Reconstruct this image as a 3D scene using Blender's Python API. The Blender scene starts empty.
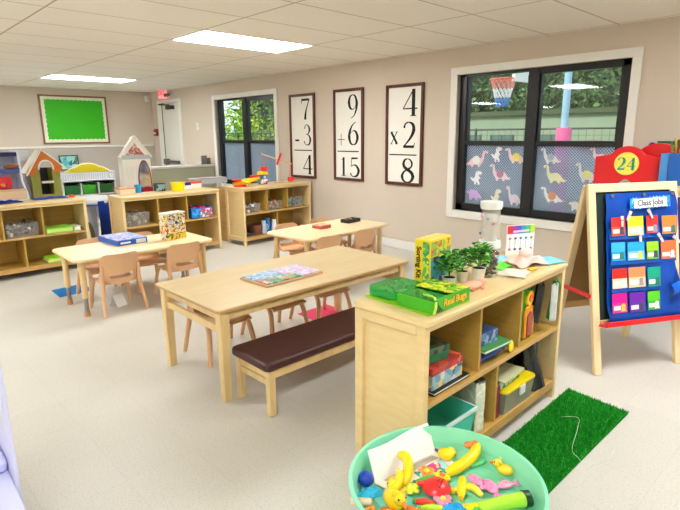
import bpy, bmesh, math, random
from math import sin, cos, pi, radians, atan2, sqrt
from mathutils import Vector, Matrix, Euler
random.seed(7)
C = bpy.context.scene.collection
V = Vector

# ------------------------------------------------------------------ materials
def lin(c):
    return tuple((x/255/12.92 if x/255 <= .04045 else ((x/255+.055)/1.055)**2.4) for x in c) + (1,)
MATS = {}
def mat(name, rgb, rough=.5, spec=.4, noise=0, nscale=20, bump=0, alpha=1, emit=0, metal=0, stretch=None, rgb2=None, trans=0, coat=0, sss=0):
    if name in MATS: return MATS[name]
    m = bpy.data.materials.new(name); m.use_nodes = True
    nt = m.node_tree; b = nt.nodes['Principled BSDF']
    b.inputs['Base Color'].default_value = lin(rgb)
    b.inputs['Roughness'].default_value = rough
    b.inputs['Specular IOR Level'].default_value = spec
    b.inputs['Metallic'].default_value = metal
    if alpha < 1: b.inputs['Alpha'].default_value = alpha
    if trans: b.inputs['Transmission Weight'].default_value = trans
    if coat: b.inputs['Coat Weight'].default_value = coat
    if emit:
        b.inputs['Emission Color'].default_value = lin(rgb); b.inputs['Emission Strength'].default_value = emit
    if noise or bump or rgb2:
        tc = nt.nodes.new('ShaderNodeTexCoord'); mp = nt.nodes.new('ShaderNodeMapping')
        nt.links.new(tc.outputs['Object'], mp.inputs['Vector'])
        if stretch: mp.inputs['Scale'].default_value = stretch
        nz = nt.nodes.new('ShaderNodeTexNoise'); nz.inputs['Scale'].default_value = nscale; nz.inputs['Detail'].default_value = 6
        nt.links.new(mp.outputs[0], nz.inputs['Vector'])
        if noise or rgb2:
            cr = nt.nodes.new('ShaderNodeValToRGB')
            a = lin(rgb); k = noise or .5
            bb = lin(rgb2) if rgb2 else tuple(x*(1-k) for x in a[:3])+(1,)
            cr.color_ramp.elements[0].position = .35; cr.color_ramp.elements[1].position = .65
            cr.color_ramp.elements[0].color = bb; cr.color_ramp.elements[1].color = a
            nt.links.new(nz.outputs['Fac'], cr.inputs[0]); nt.links.new(cr.outputs[0], b.inputs['Base Color'])
        if bump:
            bp = nt.nodes.new('ShaderNodeBump'); bp.inputs['Strength'].default_value = bump; bp.inputs['Distance'].default_value = .01
            nt.links.new(nz.outputs['Fac'], bp.inputs['Height']); nt.links.new(bp.outputs[0], b.inputs['Normal'])
    MATS[name] = m
    return m
def plastic(rgb, rough=.3): return mat('plastic_%d_%d_%d' % rgb, rgb, rough, .5)
def paper(rgb): return mat('paper_%d_%d_%d' % rgb, rgb, .6, .25)

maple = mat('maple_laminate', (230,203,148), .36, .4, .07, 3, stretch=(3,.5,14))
maple_shaded = mat('maple_inside_shaded', (188,150,70), .42, .35, .14, 3, stretch=(3,.5,14))  # maple deepened so the shade inside the shelves is part of the colour
maple_edge = mat('maple_edge', (206,164,98), .4, .4, .15, 4, stretch=(2,2,10))
tablewood = mat('table_laminate', (230,204,154), .32, .45, .07, 2.5, stretch=(8,1,1))
tableleg = mat('table_leg_wood', (228,198,142), .4, .4, .12, 4, stretch=(6,6,1))
chairwood = mat('chair_plastic', (226,180,136), .38, .4, .06, 5)
pine = mat('pine_easel', (238,214,166), .45, .35, .12, 4, stretch=(8,8,1))
white = mat('white_paint', (236,234,228), .4, .4)
whiteplastic = mat('white_plastic', (240,240,240), .3, .5)
black = mat('black_frame', (14,15,19), .35, .5)
blackplastic = mat('black_plastic', (18,18,20), .4, .5)
steel = mat('steel', (150,150,150), .3, .5, metal=1)

# clear plastic / glass : thin surfaces mixing transparent and glossy
def clear(name, tint=(255,255,255), body=.15, bodycol=(230,230,230), rough=.02):
    if name in MATS: return MATS[name]
    m = bpy.data.materials.new(name); m.use_nodes = True; nt = m.node_tree
    for n in list(nt.nodes): nt.nodes.remove(n)
    out = nt.nodes.new('ShaderNodeOutputMaterial'); tr = nt.nodes.new('ShaderNodeBsdfTransparent'); tr.inputs[0].default_value = lin(tint)
    df = nt.nodes.new('ShaderNodeBsdfDiffuse'); df.inputs[0].default_value = lin(bodycol)
    gl = nt.nodes.new('ShaderNodeBsdfGlossy'); gl.inputs['Roughness'].default_value = rough
    fr = nt.nodes.new('ShaderNodeFresnel'); fr.inputs['IOR'].default_value = 1.85 if name == 'window_glass' else 1.45
    m1 = nt.nodes.new('ShaderNodeMixShader'); m1.inputs[0].default_value = body
    m2 = nt.nodes.new('ShaderNodeMixShader')
    nt.links.new(tr.outputs[0], m1.inputs[1]); nt.links.new(df.outputs[0], m1.inputs[2])
    ge = nt.nodes.new('ShaderNodeNewGeometry'); iv = nt.nodes.new('ShaderNodeMath'); iv.operation = 'SUBTRACT'; iv.inputs[0].default_value = 1
    mu = nt.nodes.new('ShaderNodeMath'); mu.operation = 'MULTIPLY'; nt.links.new(ge.outputs['Backfacing'], iv.inputs[1]); nt.links.new(iv.outputs[0], mu.inputs[0]); nt.links.new(fr.outputs[0], mu.inputs[1])
    nt.links.new(mu.outputs[0], m2.inputs[0]); nt.links.new(m1.outputs[0], m2.inputs[1]); nt.links.new(gl.outputs[0], m2.inputs[2])
    nt.links.new(m2.outputs[0], out.inputs[0]); MATS[name] = m
    return m
glass = clear('window_glass', (240,245,242), .0)
clearplastic = clear('clear_plastic', (250,250,250), .10, (235,235,230), .08)
greenclear = clear('green_clear_plastic', (150,236,150), .38, (60,200,100), .08)

def film_material():
    m = bpy.data.materials.new('dotted_privacy_film'); m.use_nodes = True; nt = m.node_tree
    for n in list(nt.nodes): nt.nodes.remove(n)
    N = nt.nodes.new; L = nt.links.new
    out = N('ShaderNodeOutputMaterial'); tr = N('ShaderNodeBsdfTransparent'); tr.inputs[0].default_value = lin((214,216,232))
    df = N('ShaderNodeBsdfDiffuse'); df.inputs[0].default_value = lin((214,220,242))
    tl = N('ShaderNodeBsdfTranslucent'); tl.inputs[0].default_value = lin((214,220,242))
    mx = N('ShaderNodeMixShader'); mx.inputs[0].default_value = .6
    L(df.outputs[0], mx.inputs[1]); L(tl.outputs[0], mx.inputs[2])
    tc = N('ShaderNodeTexCoord'); mp = N('ShaderNodeMapping'); mp.inputs['Scale'].default_value = (50,50,50); mp.inputs['Rotation'].default_value = (0,radians(45),0)
    L(tc.outputs['Object'], mp.inputs[0])
    sp = N('ShaderNodeSeparateXYZ'); L(mp.outputs[0], sp.inputs[0])
    def cell(o):
        f = N('ShaderNodeMath'); f.operation = 'FRACT'; L(o, f.inputs[0])
        s = N('ShaderNodeMath'); s.operation = 'SUBTRACT'; L(f.outputs[0], s.inputs[0]); s.inputs[1].default_value = .5
        p = N('ShaderNodeMath'); p.operation = 'POWER'; L(s.outputs[0], p.inputs[0]); p.inputs[1].default_value = 2
        return p
    a = cell(sp.outputs[0]); b = cell(sp.outputs[2])
    ad = N('ShaderNodeMath'); ad.operation = 'ADD'; L(a.outputs[0], ad.inputs[0]); L(b.outputs[0], ad.inputs[1])
    lt = N('ShaderNodeMath'); lt.operation = 'LESS_THAN'; L(ad.outputs[0], lt.inputs[0]); lt.inputs[1].default_value = .13
    nz = N('ShaderNodeTexNoise'); nz.inputs['Scale'].default_value = 40; L(tc.outputs['Object'], nz.inputs['Vector'])
    mu = N('ShaderNodeMath'); mu.operation = 'MULTIPLY'; L(lt.outputs[0], mu.inputs[0]); mu.inputs[1].default_value = .8
    a2 = N('ShaderNodeMath'); a2.operation = 'MAXIMUM'; L(mu.outputs[0], a2.inputs[0]); a2.inputs[1].default_value = .2
    m2 = N('ShaderNodeMixShader'); L(a2.outputs[0], m2.inputs[0]); L(tr.outputs[0], m2.inputs[1]); L(mx.outputs[0], m2.inputs[2])
    L(m2.outputs[0], out.inputs[0]); return m
film = film_material()

def patch_mat(name, cols, scale=30, rough=.45):   # irregular printed patches (illustrated packaging)
    if name in MATS: return MATS[name]
    m = bpy.data.materials.new(name); m.use_nodes = True; nt = m.node_tree; b = nt.nodes['Principled BSDF']
    b.inputs['Roughness'].default_value = rough; b.inputs['Specular IOR Level'].default_value = .4
    tc = nt.nodes.new('ShaderNodeTexCoord'); vo = nt.nodes.new('ShaderNodeTexVoronoi'); vo.inputs['Scale'].default_value = scale
    nz = nt.nodes.new('ShaderNodeTexNoise'); nz.inputs['Scale'].default_value = scale*.5
    ad = nt.nodes.new('ShaderNodeMixRGB'); ad.blend_type = 'ADD'; ad.inputs[0].default_value = .06
    nt.links.new(tc.outputs['Object'], nz.inputs['Vector']); nt.links.new(tc.outputs['Object'], ad.inputs[1]); nt.links.new(nz.outputs['Color'], ad.inputs[2])
    nt.links.new(ad.outputs[0], vo.inputs['Vector'])
    sp = nt.nodes.new('ShaderNodeSeparateColor'); nt.links.new(vo.outputs['Color'], sp.inputs[0])
    cr = nt.nodes.new('ShaderNodeValToRGB'); cr.color_ramp.interpolation = 'CONSTANT'
    n = len(cols)
    for i, c in enumerate(cols):
        e = cr.color_ramp.elements[i] if i < 2 else cr.color_ramp.elements.new(i/n)
        e.position = i/n; e.color = lin(c)
    for i, e in enumerate(sorted(cr.color_ramp.elements, key=lambda e: e.position)): e.color = lin(cols[i])
    nt.links.new(sp.outputs[0], cr.inputs[0]); nt.links.new(cr.outputs[0], b.inputs['Base Color'])
    MATS[name] = m; return m

# ------------------------------------------------------------------ mesh builder
def basis(o, x, z):        # matrix with origin o, local x and z directions
    x = V(x).normalized(); z = V(z).normalized(); y = z.cross(x).normalized(); x = y.cross(z)
    return Matrix(((x.x,y.x,z.x,o[0]),(x.y,y.y,z.y,o[1]),(x.z,y.z,z.z,o[2]),(0,0,0,1)))
def smooth_path(pts, n=6):
    if len(pts) < 3: return [V(p) for p in pts]
    P = [V(p) for p in pts]; out = []
    for i in range(len(P)-1):
        p0 = P[max(i-1,0)]; p1 = P[i]; p2 = P[i+1]; p3 = P[min(i+2,len(P)-1)]
        for k in range(n):
            t = k/n
            out.append(.5*((2*p1)+(-p0+p2)*t+(2*p0-5*p1+4*p2-p3)*t*t+(-p0+3*p1-3*p2+p3)*t**3))
    out.append(P[-1]); return out
class M:
    def __init__(s): s.v = []; s.f = []; s.mi = []; s.cur = 0; s.T = Matrix.Identity(4)
    def mt(s, k): s.cur = k; return s
    def at(s, m): s.T = m; return s
    def add(s, vs, fs):
        b = len(s.v); s.v += [s.T @ V(p) for p in vs]
        for f in fs: s.f.append([b+i for i in f]); s.mi.append(s.cur)
        return s
    def box(s, c, d, rot=None):
        hx, hy, hz = d[0]/2, d[1]/2, d[2]/2; vs = []
        R = Euler(rot).to_matrix() if rot else None
        for x in (-hx,hx):
            for y in (-hy,hy):
                for z in (-hz,hz):
                    p = V((x,y,z)); p = R @ p if R else p; vs.append(p+V(c))
        return s.add(vs, [(0,1,3,2),(4,6,7,5),(0,4,5,1),(2,3,7,6),(0,2,6,4),(1,5,7,3)])
    def bb(s, a, b): return s.box([(a[i]+b[i])/2 for i in range(3)], [abs(b[i]-a[i]) for i in range(3)])
    def prism(s, poly, m=None, depth=.01):   # polygon in local xy, from z=0 to z=depth
        m = m or Matrix.Identity(4); n = len(poly)
        ar = sum(poly[i][0]*poly[(i+1)%n][1]-poly[(i+1)%n][0]*poly[i][1] for i in range(n))
        if ar < 0: poly = poly[::-1]
        vs = [m @ V((p[0],p[1],0)) for p in poly]+[m @ V((p[0],p[1],depth)) for p in poly]
        return s.add(vs, [tuple(range(n))[::-1], tuple(range(n,2*n))]+[(i,(i+1)%n,n+(i+1)%n,n+i) for i in range(n)])
    def tube(s, pts, r, n=10, cap=True, sx=1):
        P = [V(p) for p in pts]; R = r if isinstance(r,(list,tuple)) else [r]*len(P)
        vs = []; up = None
        for i,p in enumerate(P):
            t = (P[min(i+1,len(P)-1)]-P[max(i-1,0)]).normalized()
            if up is None: up = V((0,0,1)) if abs(t.z) < .9 else V((1,0,0))
            a = t.cross(up).normalized(); up = a.cross(t).normalized(); b = up
            for k in range(n):
                w = 2*pi*k/n; vs.append(p+a*cos(w)*R[i]*sx+b*sin(w)*R[i])
        fs = [(i*n+k, i*n+(k+1)%n, (i+1)*n+(k+1)%n, (i+1)*n+k) for i in range(len(P)-1) for k in range(n)]
        if cap: fs += [tuple(range(n))[::-1], tuple(range((len(P)-1)*n, len(P)*n))]
        return s.add(vs, fs)
    def lathe(s, prof, c=(0,0,0), n=24, m=None, cap=True):
        vs = []
        for r,z in prof:
            for k in range(n):
                w = 2*pi*k/n; p = V((r*cos(w), r*sin(w), z)); vs.append((m @ p) if m else p+V(c))
        L = len(prof)
        fs = [(i*n+k, i*n+(k+1)%n, (i+1)*n+(k+1)%n, (i+1)*n+k) for i in range(L-1) for k in range(n)]
        if cap: fs += [tuple(range(n))[::-1], tuple(range((L-1)*n, L*n))]
        return s.add(vs, fs)
    def ball(s, c, r, nu=14, nv=9, m=None):
        r = r if isinstance(r,(list,tuple)) else (r,r,r)
        vs = []
        for j in range(nv+1):
            a = pi*j/nv
            for k in range(nu):
                w = 2*pi*k/nu; p = V((r[0]*max(sin(a),.01)*cos(w), r[1]*max(sin(a),.01)*sin(w), -r[2]*cos(a)))
                vs.append((m @ p if m else p)+V(c))
        fs = [(i*nu+k, i*nu+(k+1)%nu, (i+1)*nu+(k+1)%nu, (i+1)*nu+k) for i in range(nv) for k in range(nu)]
        return s.add(vs, fs)
    def sheet(s, fn, nu, nv, th=.004):       # grid fn(u,v)->point, thickened along its normal
        g = [[V(fn(i/nu,j/nv)) for j in range(nv+1)] for i in range(nu+1)]
        top = []; bot = []
        for i in range(nu+1):
            for j in range(nv+1):
                du = g[min(i+1,nu)][j]-g[max(i-1,0)][j]; dv = g[i][min(j+1,nv)]-g[i][max(j-1,0)]
                n = du.cross(dv); n = n.normalized() if n.length > 1e-9 else V((0,0,1))
                top.append(g[i][j]+n*th/2); bot.append(g[i][j]-n*th/2)
        W = nv+1; K = len(top); fs = []
        for i in range(nu):
            for j in range(nv):
                a = i*W+j; fs.append((a,a+W,a+W+1,a+1)); fs.append((K+a,K+a+1,K+a+W+1,K+a+W))
        for i in range(nu):
            a = i*W; fs.append((a,K+a,K+a+W,a+W)); a = i*W+nv; fs.append((a,a+W,K+a+W,K+a))
        for j in range(nv):
            a = j; fs.append((a,a+1,K+a+1,K+a)); a = nu*W+j; fs.append((a,K+a,K+a+1,a+1))
        return s.add(top+bot, fs)
    def build(s, name, mats, parent=None, bevel=0, smooth=0, seg=2):
        me = bpy.data.meshes.new(name); me.from_pydata([tuple(p) for p in s.v], [], s.f)
        if not isinstance(mats,(list,tuple)): mats = [mats]
        for m in mats: me.materials.append(m)
        me.polygons.foreach_set('material_index', s.mi)
        me.update()
        if smooth or bevel:
            me.shade_smooth(); me.set_sharp_from_angle(angle=radians(smooth or 40))
        o = bpy.data.objects.new(name, me); C.objects.link(o)
        if parent: o.parent = parent
        if bevel:
            b = o.modifiers.new('bevel','BEVEL'); b.width = bevel; b.segments = seg; b.limit_method = 'ANGLE'; b.angle_limit = radians(40)
        return o
def tag(o, label, cat, group=None, kind=None):
    o['label'] = label; o['category'] = cat
    if group: o['group'] = group
    if kind: o['kind'] = kind
    return o
def thing(name, label, cat, loc=(0,0,0), rz=0, group=None, kind=None):
    o = bpy.data.objects.new(name, None); C.objects.link(o); o.location = loc; o.rotation_euler = (0,0,rz)
    o.empty_display_size = .05
    return tag(o, label, cat, group, kind)
def struct(o): o['kind'] = 'structure'; return o
def place(o, loc, rz=0): o.location = loc; o.rotation_euler = (0,0,rz); return o
def dup(root, loc, rz, label, group=None):
    r = root.copy(); C.objects.link(r); r.location = loc; r.rotation_euler = (0,0,rz); r['label'] = label
    if group: r['group'] = group
    for ch in list(root.children):
        c = ch.copy(); C.objects.link(c); c.parent = r
        for g in list(ch.children):
            d = g.copy(); C.objects.link(d); d.parent = c
    return r
def rrect(x0,y0,x1,y1,r,n=5):
    out = []
    for cx,cy,a0 in ((x1-r,y1-r,0),(x0+r,y1-r,90),(x0+r,y0+r,180),(x1-r,y0+r,270)):
        for k in range(n+1):
            a = radians(a0+90*k/n); out.append((cx+r*cos(a), cy+r*sin(a)))
    return out
XZ = lambda o=(0,0,0): basis(o, (1,0,0), (0,-1,0))     # local x -> x, local y -> z, extrude toward -y
YZ = lambda o=(0,0,0): basis(o, (0,1,0), (1,0,0))      # local x -> y, local y -> z, extrude toward +x
_tx = 0
def text(name, body, size, mtx, m, parent=None, align='CENTER', ex=.0006, spacing=1, bold=0):
    cu = bpy.data.curves.new(name, 'FONT'); cu.body = body; cu.size = size; cu.align_x = align; cu.align_y = 'CENTER'
    cu.extrude = ex; cu.space_character = spacing; cu.offset = bold
    t = bpy.data.objects.new(name+'_src', cu); C.objects.link(t)
    me = bpy.data.meshes.new_from_object(t); C.objects.unlink(t); bpy.data.objects.remove(t)
    me.materials.clear(); me.materials.append(m); me.name = name
    me.transform(mtx)
    o = bpy.data.objects.new(name, me); C.objects.link(o)
    if parent: o.parent = parent
    return o

# ------------------------------------------------------------------ room shell
X0, X1, Y1, CEIL = -10.06, 6.2, -14.6, 2.271
def wall_material():
    return mat('beige_wall', (211,198,183), .75, .2, .025, 2, .04)
wallm = wall_material()
wall_back_m = mat('beige_wall_back', (210,199,184), .75, .2, .03, 2)
wall_dado_m = mat('grey_wall_dado', (188,180,170), .75, .2, .03, 2)

def ceil_mat():
    m = bpy.data.materials.new('ceiling_tiles'); m.use_nodes = True; nt = m.node_tree; b = nt.nodes['Principled BSDF']; N = nt.nodes.new; L = nt.links.new
    b.inputs['Roughness'].default_value = .85; b.inputs['Specular IOR Level'].default_value = .15
    tc = N('ShaderNodeTexCoord'); sp = N('ShaderNodeSeparateXYZ'); L(tc.outputs['Object'], sp.inputs[0])
    def line(o, off, per, w):
        s = N('ShaderNodeMath'); s.operation = 'SUBTRACT'; L(o, s.inputs[0]); s.inputs[1].default_value = off-per/2
        d = N('ShaderNodeMath'); d.operation = 'DIVIDE'; L(s.outputs[0], d.inputs[0]); d.inputs[1].default_value = per
        f = N('ShaderNodeMath'); f.operation = 'FRACT'; L(d.outputs[0], f.inputs[0])
        s2 = N('ShaderNodeMath'); s2.operation = 'SUBTRACT'; L(f.outputs[0], s2.inputs[0]); s2.inputs[1].default_value = .5
        a = N('ShaderNodeMath'); a.operation = 'ABSOLUTE'; L(s2.outputs[0], a.inputs[0])
        l = N('ShaderNodeMath'); l.operation = 'LESS_THAN'; L(a.outputs[0], l.inputs[0]); l.inputs[1].default_value = w/per/2
        return l
    a = line(sp.outputs[0], -.992, .61, .013); c = line(sp.outputs[1], -1.274, 1.22, .015)
    mx = N('ShaderNodeMath'); mx.operation = 'MAXIMUM'; L(a.outputs[0], mx.inputs[0]); L(c.outputs[0], mx.inputs[1])
    nz = N('ShaderNodeTexNoise'); nz.inputs['Scale'].default_value = 90; nz.inputs['Detail'].default_value = 4; L(tc.outputs['Object'], nz.inputs['Vector'])
    cr = N('ShaderNodeValToRGB'); cr.color_ramp.elements[0].color = lin((232,227,218)); cr.color_ramp.elements[1].color = lin((246,242,235))
    L(nz.outputs['Fac'], cr.inputs[0])
    mr = N('ShaderNodeMixRGB'); L(mx.outputs[0], mr.inputs[0]); L(cr.outputs[0], mr.inputs[1]); mr.inputs[2].default_value = lin((186,172,154))
    L(mr.outputs[0], b.inputs['Base Color'])
    bp = N('ShaderNodeBump'); bp.inputs['Strength'].default_value = .15; L(nz.outputs['Fac'], bp.inputs['Height']); L(bp.outputs[0], b.inputs['Normal'])
    return m
def floor_mat():
    m = bpy.data.materials.new('vinyl_floor_tiles'); m.use_nodes = True; nt = m.node_tree; b = nt.nodes['Principled BSDF']; N = nt.nodes.new; L = nt.links.new
    b.inputs['Roughness'].default_value = .38; b.inputs['Specular IOR Level'].default_value = .35
    tc = N('ShaderNodeTexCoord')
    br = N('ShaderNodeTexBrick'); br.offset = 0; br.inputs['Scale'].default_value = 1; br.inputs['Brick Width'].default_value = .305; br.inputs['Row Height'].default_value = .305
    br.inputs['Mortar Size'].default_value = .0012; br.inputs['Mortar Smooth'].default_value = .6
    br.inputs['Color1'].default_value = lin((211,208,199)); br.inputs['Color2'].default_value = lin((208,205,196)); br.inputs['Mortar'].default_value = lin((198,193,182))
    L(tc.outputs['Object'], br.inputs['Vector'])
    nz = N('ShaderNodeTexNoise'); nz.inputs['Scale'].default_value = 120; nz.inputs['Detail'].default_value = 5; L(tc.outputs['Object'], nz.inputs['Vector'])
    cr = N('ShaderNodeValToRGB'); cr.color_ramp.elements[0].position = .34; cr.color_ramp.elements[1].position = .48
    cr.color_ramp.elements[0].color = (.86,.84,.81,1); cr.color_ramp.elements[1].color = (1,1,1,1); L(nz.outputs['Fac'], cr.inputs[0])
    nz2 = N('ShaderNodeTexNoise'); nz2.inputs['Scale'].default_value = 1.1; nz2.inputs['Detail'].default_value = 4; L(tc.outputs['Object'], nz2.inputs['Vector'])
    cr2 = N('ShaderNodeValToRGB'); cr2.color_ramp.elements[0].color = (.93,.92,.9,1); cr2.color_ramp.elements[1].color = (1,1,1,1); L(nz2.outputs['Fac'], cr2.inputs[0])
    m1 = N('ShaderNodeMixRGB'); m1.blend_type = 'MULTIPLY'; m1.inputs[0].default_value = 1; L(br.outputs['Color'], m1.inputs[1]); L(cr.outputs[0], m1.inputs[2])
    m2 = N('ShaderNodeMixRGB'); m2.blend_type = 'MULTIPLY'; m2.inputs[0].default_value = 1; L(m1.outputs[0], m2.inputs[1]); L(cr2.outputs[0], m2.inputs[2])
    L(m2.outputs[0], b.inputs['Base Color']); return m

struct(M().bb((X0-.2,Y1-.2,-.1),(X1+.2,.14,0)).build('floor', floor_mat()))
struct(M().bb((X0-.2,Y1-.2,CEIL),(X1+.2,.14,CEIL+.12)).build('ceiling', ceil_mat()))
# window wall with two openings
W = [(-7.52,-5.81),(-2.56,-.855)]; WZ = (.565,2.0); WT = .14
m = M(); xs = [X0-.2, W[0][0], W[0][1], W[1][0], W[1][1], X1+.2]
for i in (0,2,4): m.bb((xs[i],0,0),(xs[i+1],WT,CEIL))
for a,b in W: m.bb((a,0,0),(b,WT,WZ[0])); m.bb((a,0,WZ[1]),(b,WT,CEIL))
struct(m.build('wall_right', wallm))
struct(M().bb((X0-.2,Y1-.2,1.2),(X0,0,CEIL)).mt(1).bb((X0-.2,Y1-.2,0),(X0,0,1.2)).build('wall_back', [wall_back_m, wall_dado_m]))
struct(M().bb((X0-.2,Y1-.2,0),(X1+.2,Y1,CEIL)).build('wall_left', wallm))
struct(M().bb((X1,Y1-.2,0),(X1+.2,0,CEIL)).build('wall_front', wallm))
struct(M().bb((X0,Y1,1.195),(X0+.03,-.02,1.23)).build('trim_1', white, bevel=.006))
struct(M().bb((-8.7,-.018,0),(X1,0,.11)).build('baseboard_right', white, bevel=.006))
struct(M().bb((X0,Y1,0),(X0+.018,-.02,.11)).build('baseboard_back', white, bevel=.006))
# corner pipe box strip
struct(M().bb((X0,-.06,1.23),(X0+.05,0,CEIL)).build('trim_2', wall_back_m))

def dino(shape):
    neck = [(0,.86),(.05,.96),(.14,1.0),(.22,.95),(.25,.82),(.27,.62),(.33,.52),(.45,.56),(.58,.58),(.7,.5),(.8,.32),(.9,.2),(1,.22),(.92,.1),(.8,.08),(.73,.12),(.71,0),(.62,0),(.6,.13),(.44,.13),(.42,0),(.33,0),(.3,.16),(.22,.3),(.17,.5),(.16,.7),(.14,.84),(.06,.82)]
    rex = [(.45,.88),(.55,1),(.82,1),(.97,.9),(.95,.78),(.74,.74),(.72,.6),(.86,.52),(.82,.45),(.72,.46),(.72,.3),(.8,.2),(.82,0),(.66,0),(.62,.16),(.52,.16),(.5,0),(.36,0),(.36,.2),(.2,.26),(.02,.5),(.1,.54),(.3,.42),(.42,.62)]
    back = [(0,.62),(.02,.5),(.16,.5),(.22,.38),(.26,.2),(.24,0),(.38,0),(.42,.16),(.62,.14),(.62,0),(.76,0),(.76,.2),(.88,.16),(1,.02),(.96,.26),(.84,.5),(.72,.62),(.7,.78),(.58,.7),(.52,.88),(.42,.74),(.3,.84),(.28,.68),(.14,.74)]
    return {'neck':neck,'rex':rex,'back':back}[shape]

def window(n, a, b):
    off = a+2.56
    o = struct(M().bb((a-.085,-.022,WZ[1]),(b+.075,0,WZ[1]+.075)).bb((a-.085,-.022,WZ[0]-.085),(a,0,WZ[1])).bb((b,-.022,WZ[0]-.085),(b+.075,0,WZ[1])).bb((a,-.022,WZ[0]-.085),(b,0,WZ[0])).build('trim_%d' % (n+2), white, bevel=.004))
    fr = M(); y0, y1 = .04, .11
    fr.bb((a,y0,WZ[0]),(a+.085,y1,WZ[1])).bb((b-.085,y0,WZ[0]),(b,y1,WZ[1])).bb((a,y0,WZ[1]-.028),(a+.83,y1,WZ[1])).bb((a+.83,y0,WZ[1]-.062),(b,y1,WZ[1])).bb((a,y0,WZ[0]),(b,y1,WZ[0]+.075))
    mx = a+.83
    fr.bb((mx-.055,y0-.01,WZ[0]),(mx+.055,y1,WZ[1]))
    for p,q in ((a+.085,mx-.055),(mx+.055,b-.085)):
        fr.bb((p,y0+.005,1.268),(q,y1,1.318)); fr.bb((p,y0+.012,1.318),(p+.015,y1,WZ[1]-.03)); fr.bb((q-.015,y0+.012,1.318),(q,y1,WZ[1]-.055))
    w = struct(fr.build('window_%d' % n, black, bevel=.004))
    lin_ = struct(M().bb((a,0,WZ[0]-.002),(b,.055,WZ[0])).bb((a-.002,0,WZ[0]),(a,.055,WZ[1])).bb((b,0,WZ[0]),(b+.002,.055,WZ[1])).build('window_sill', white, w))
    g = M()
    for p,q in ((a+.085,mx-.055),(mx+.055,b-.085)):
        g.bb((p,.095,WZ[0]+.075),(q,.099,1.268)); g.bb((p,.088,1.318),(q,.092,WZ[1]-.03))
    g.build('glass', glass, w)
    f = M()
    for p,q in ((a+.085,mx-.055),(mx+.055,b-.085)): f.bb((p,.0925,WZ[0]+.075),(q,.0935,1.268))
    f.build('privacy_film', film, w)
for i,(a,b) in enumerate(W): window(i+1, a, b)

# dinosaur stickers on the lower panes of the near window
DN = [('rex','neck',(244,196,204),(240,240,240),(-2.495,1.04),(-2.21,1.215),'pink long-necked dinosaur sticker by the top corner of the left pane',True),
 ('a','rex',(240,242,242),None,(-2.18,1.10),(-2.05,1.255),'white upright dinosaur sticker at the top of the left pane',False),
 ('a','neck',(240,200,206),(240,226,120),(-2.02,1.09),(-1.76,1.245),'pink long-necked dinosaur sticker with a yellow body beside the centre mullion',False),
 ('a','rex',(240,242,244),None,(-2.42,.85),(-2.27,.995),'white upright dinosaur sticker low beside the window frame',False),
 ('a','neck',(244,214,232),(190,140,170),(-2.19,.905),(-1.93,1.08),'pale pink long-necked dinosaur sticker in the middle of the left pane',False),
 ('a','back',(196,150,226),None,(-2.47,.68),(-2.26,.82),'purple spiky dinosaur sticker in the bottom corner of the left pane',False),
 ('a','rex',(240,228,190),None,(-2.16,.66),(-2.03,.815),'cream upright dinosaur sticker at the bottom of the left pane',False),
 ('a','neck',(232,214,232),None,(-1.985,.665),(-1.78,.86),'lilac dinosaur sticker in the bottom right corner of the left pane',False),
 ('a','neck',(220,226,232),(176,188,204),(-1.64,1.10),(-1.42,1.25),'grey and white long-necked dinosaur sticker at the top of the right pane',False),
 ('a','neck',(226,230,170),None,(-1.60,.915),(-1.35,1.09),'pale green long-necked dinosaur sticker beside the centre mullion',False),
 ('a','neck',(216,214,226),(224,226,140),(-1.29,.94),(-1.06,1.12),'grey dinosaur sticker with a yellow belly behind the red number board',False),
 ('a','neck',(236,232,236),(224,160,120),(-1.61,.725),(-1.365,.875),'white dinosaur sticker with an orange spotted body low in the right pane',False),
 ('a','neck',(240,206,216),None,(-1.17,1.13),(-.97,1.257),'pink dinosaur sticker high in the right pane above the red board',False),
 ('a','back',(228,230,236),None,(-1.32,.665),(-1.19,.78),'white dinosaur sticker at the bottom of the right pane beside the easel',False)]
for _,sh,c1,c2,lo,hi,lab,flip in DN:
    w_, h_ = hi[0]-lo[0], hi[1]-lo[1]
    poly = [((1-x if flip else x)*w_, y*h_) for x,y in dino(sh)]
    if flip: poly = poly[::-1]
    r = thing('dinosaur_sticker', lab, 'sticker', (lo[0],.0915,lo[1]), 0, 'dinosaur stickers on the window panes')
    M().prism(poly, XZ(), .0015).build('body', paper(tuple(int(x*.7+245*.3) for x in c1)), r)
    sp = M(); cx, cy = w_*(.5 if sh!='rex' else .55), h_*(.36 if sh!='rex' else .8)
    if c2:
        for _k in range(1): sp.lathe([(.001,0),(w_*.16,0),(w_*.16,.001),(.001,.001)], n=14, m=basis((cx,-.0015,cy+.01),(1,0,0),(0,-1,0)))
        sp.build('belly_patch', paper(c2), r)
    e = (w_*(.14 if sh=='neck' else .6), h_*.9)
    if flip: e = (w_-e[0], e[1])
    if sh != 'back': M().lathe([(.0005,0),(.004,0),(.004,.001),(.0005,.001)], n=8, m=basis((e[0],-.0015,e[1]),(1,0,0),(0,-1,0))).build('eye', blackplastic, r)

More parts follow.
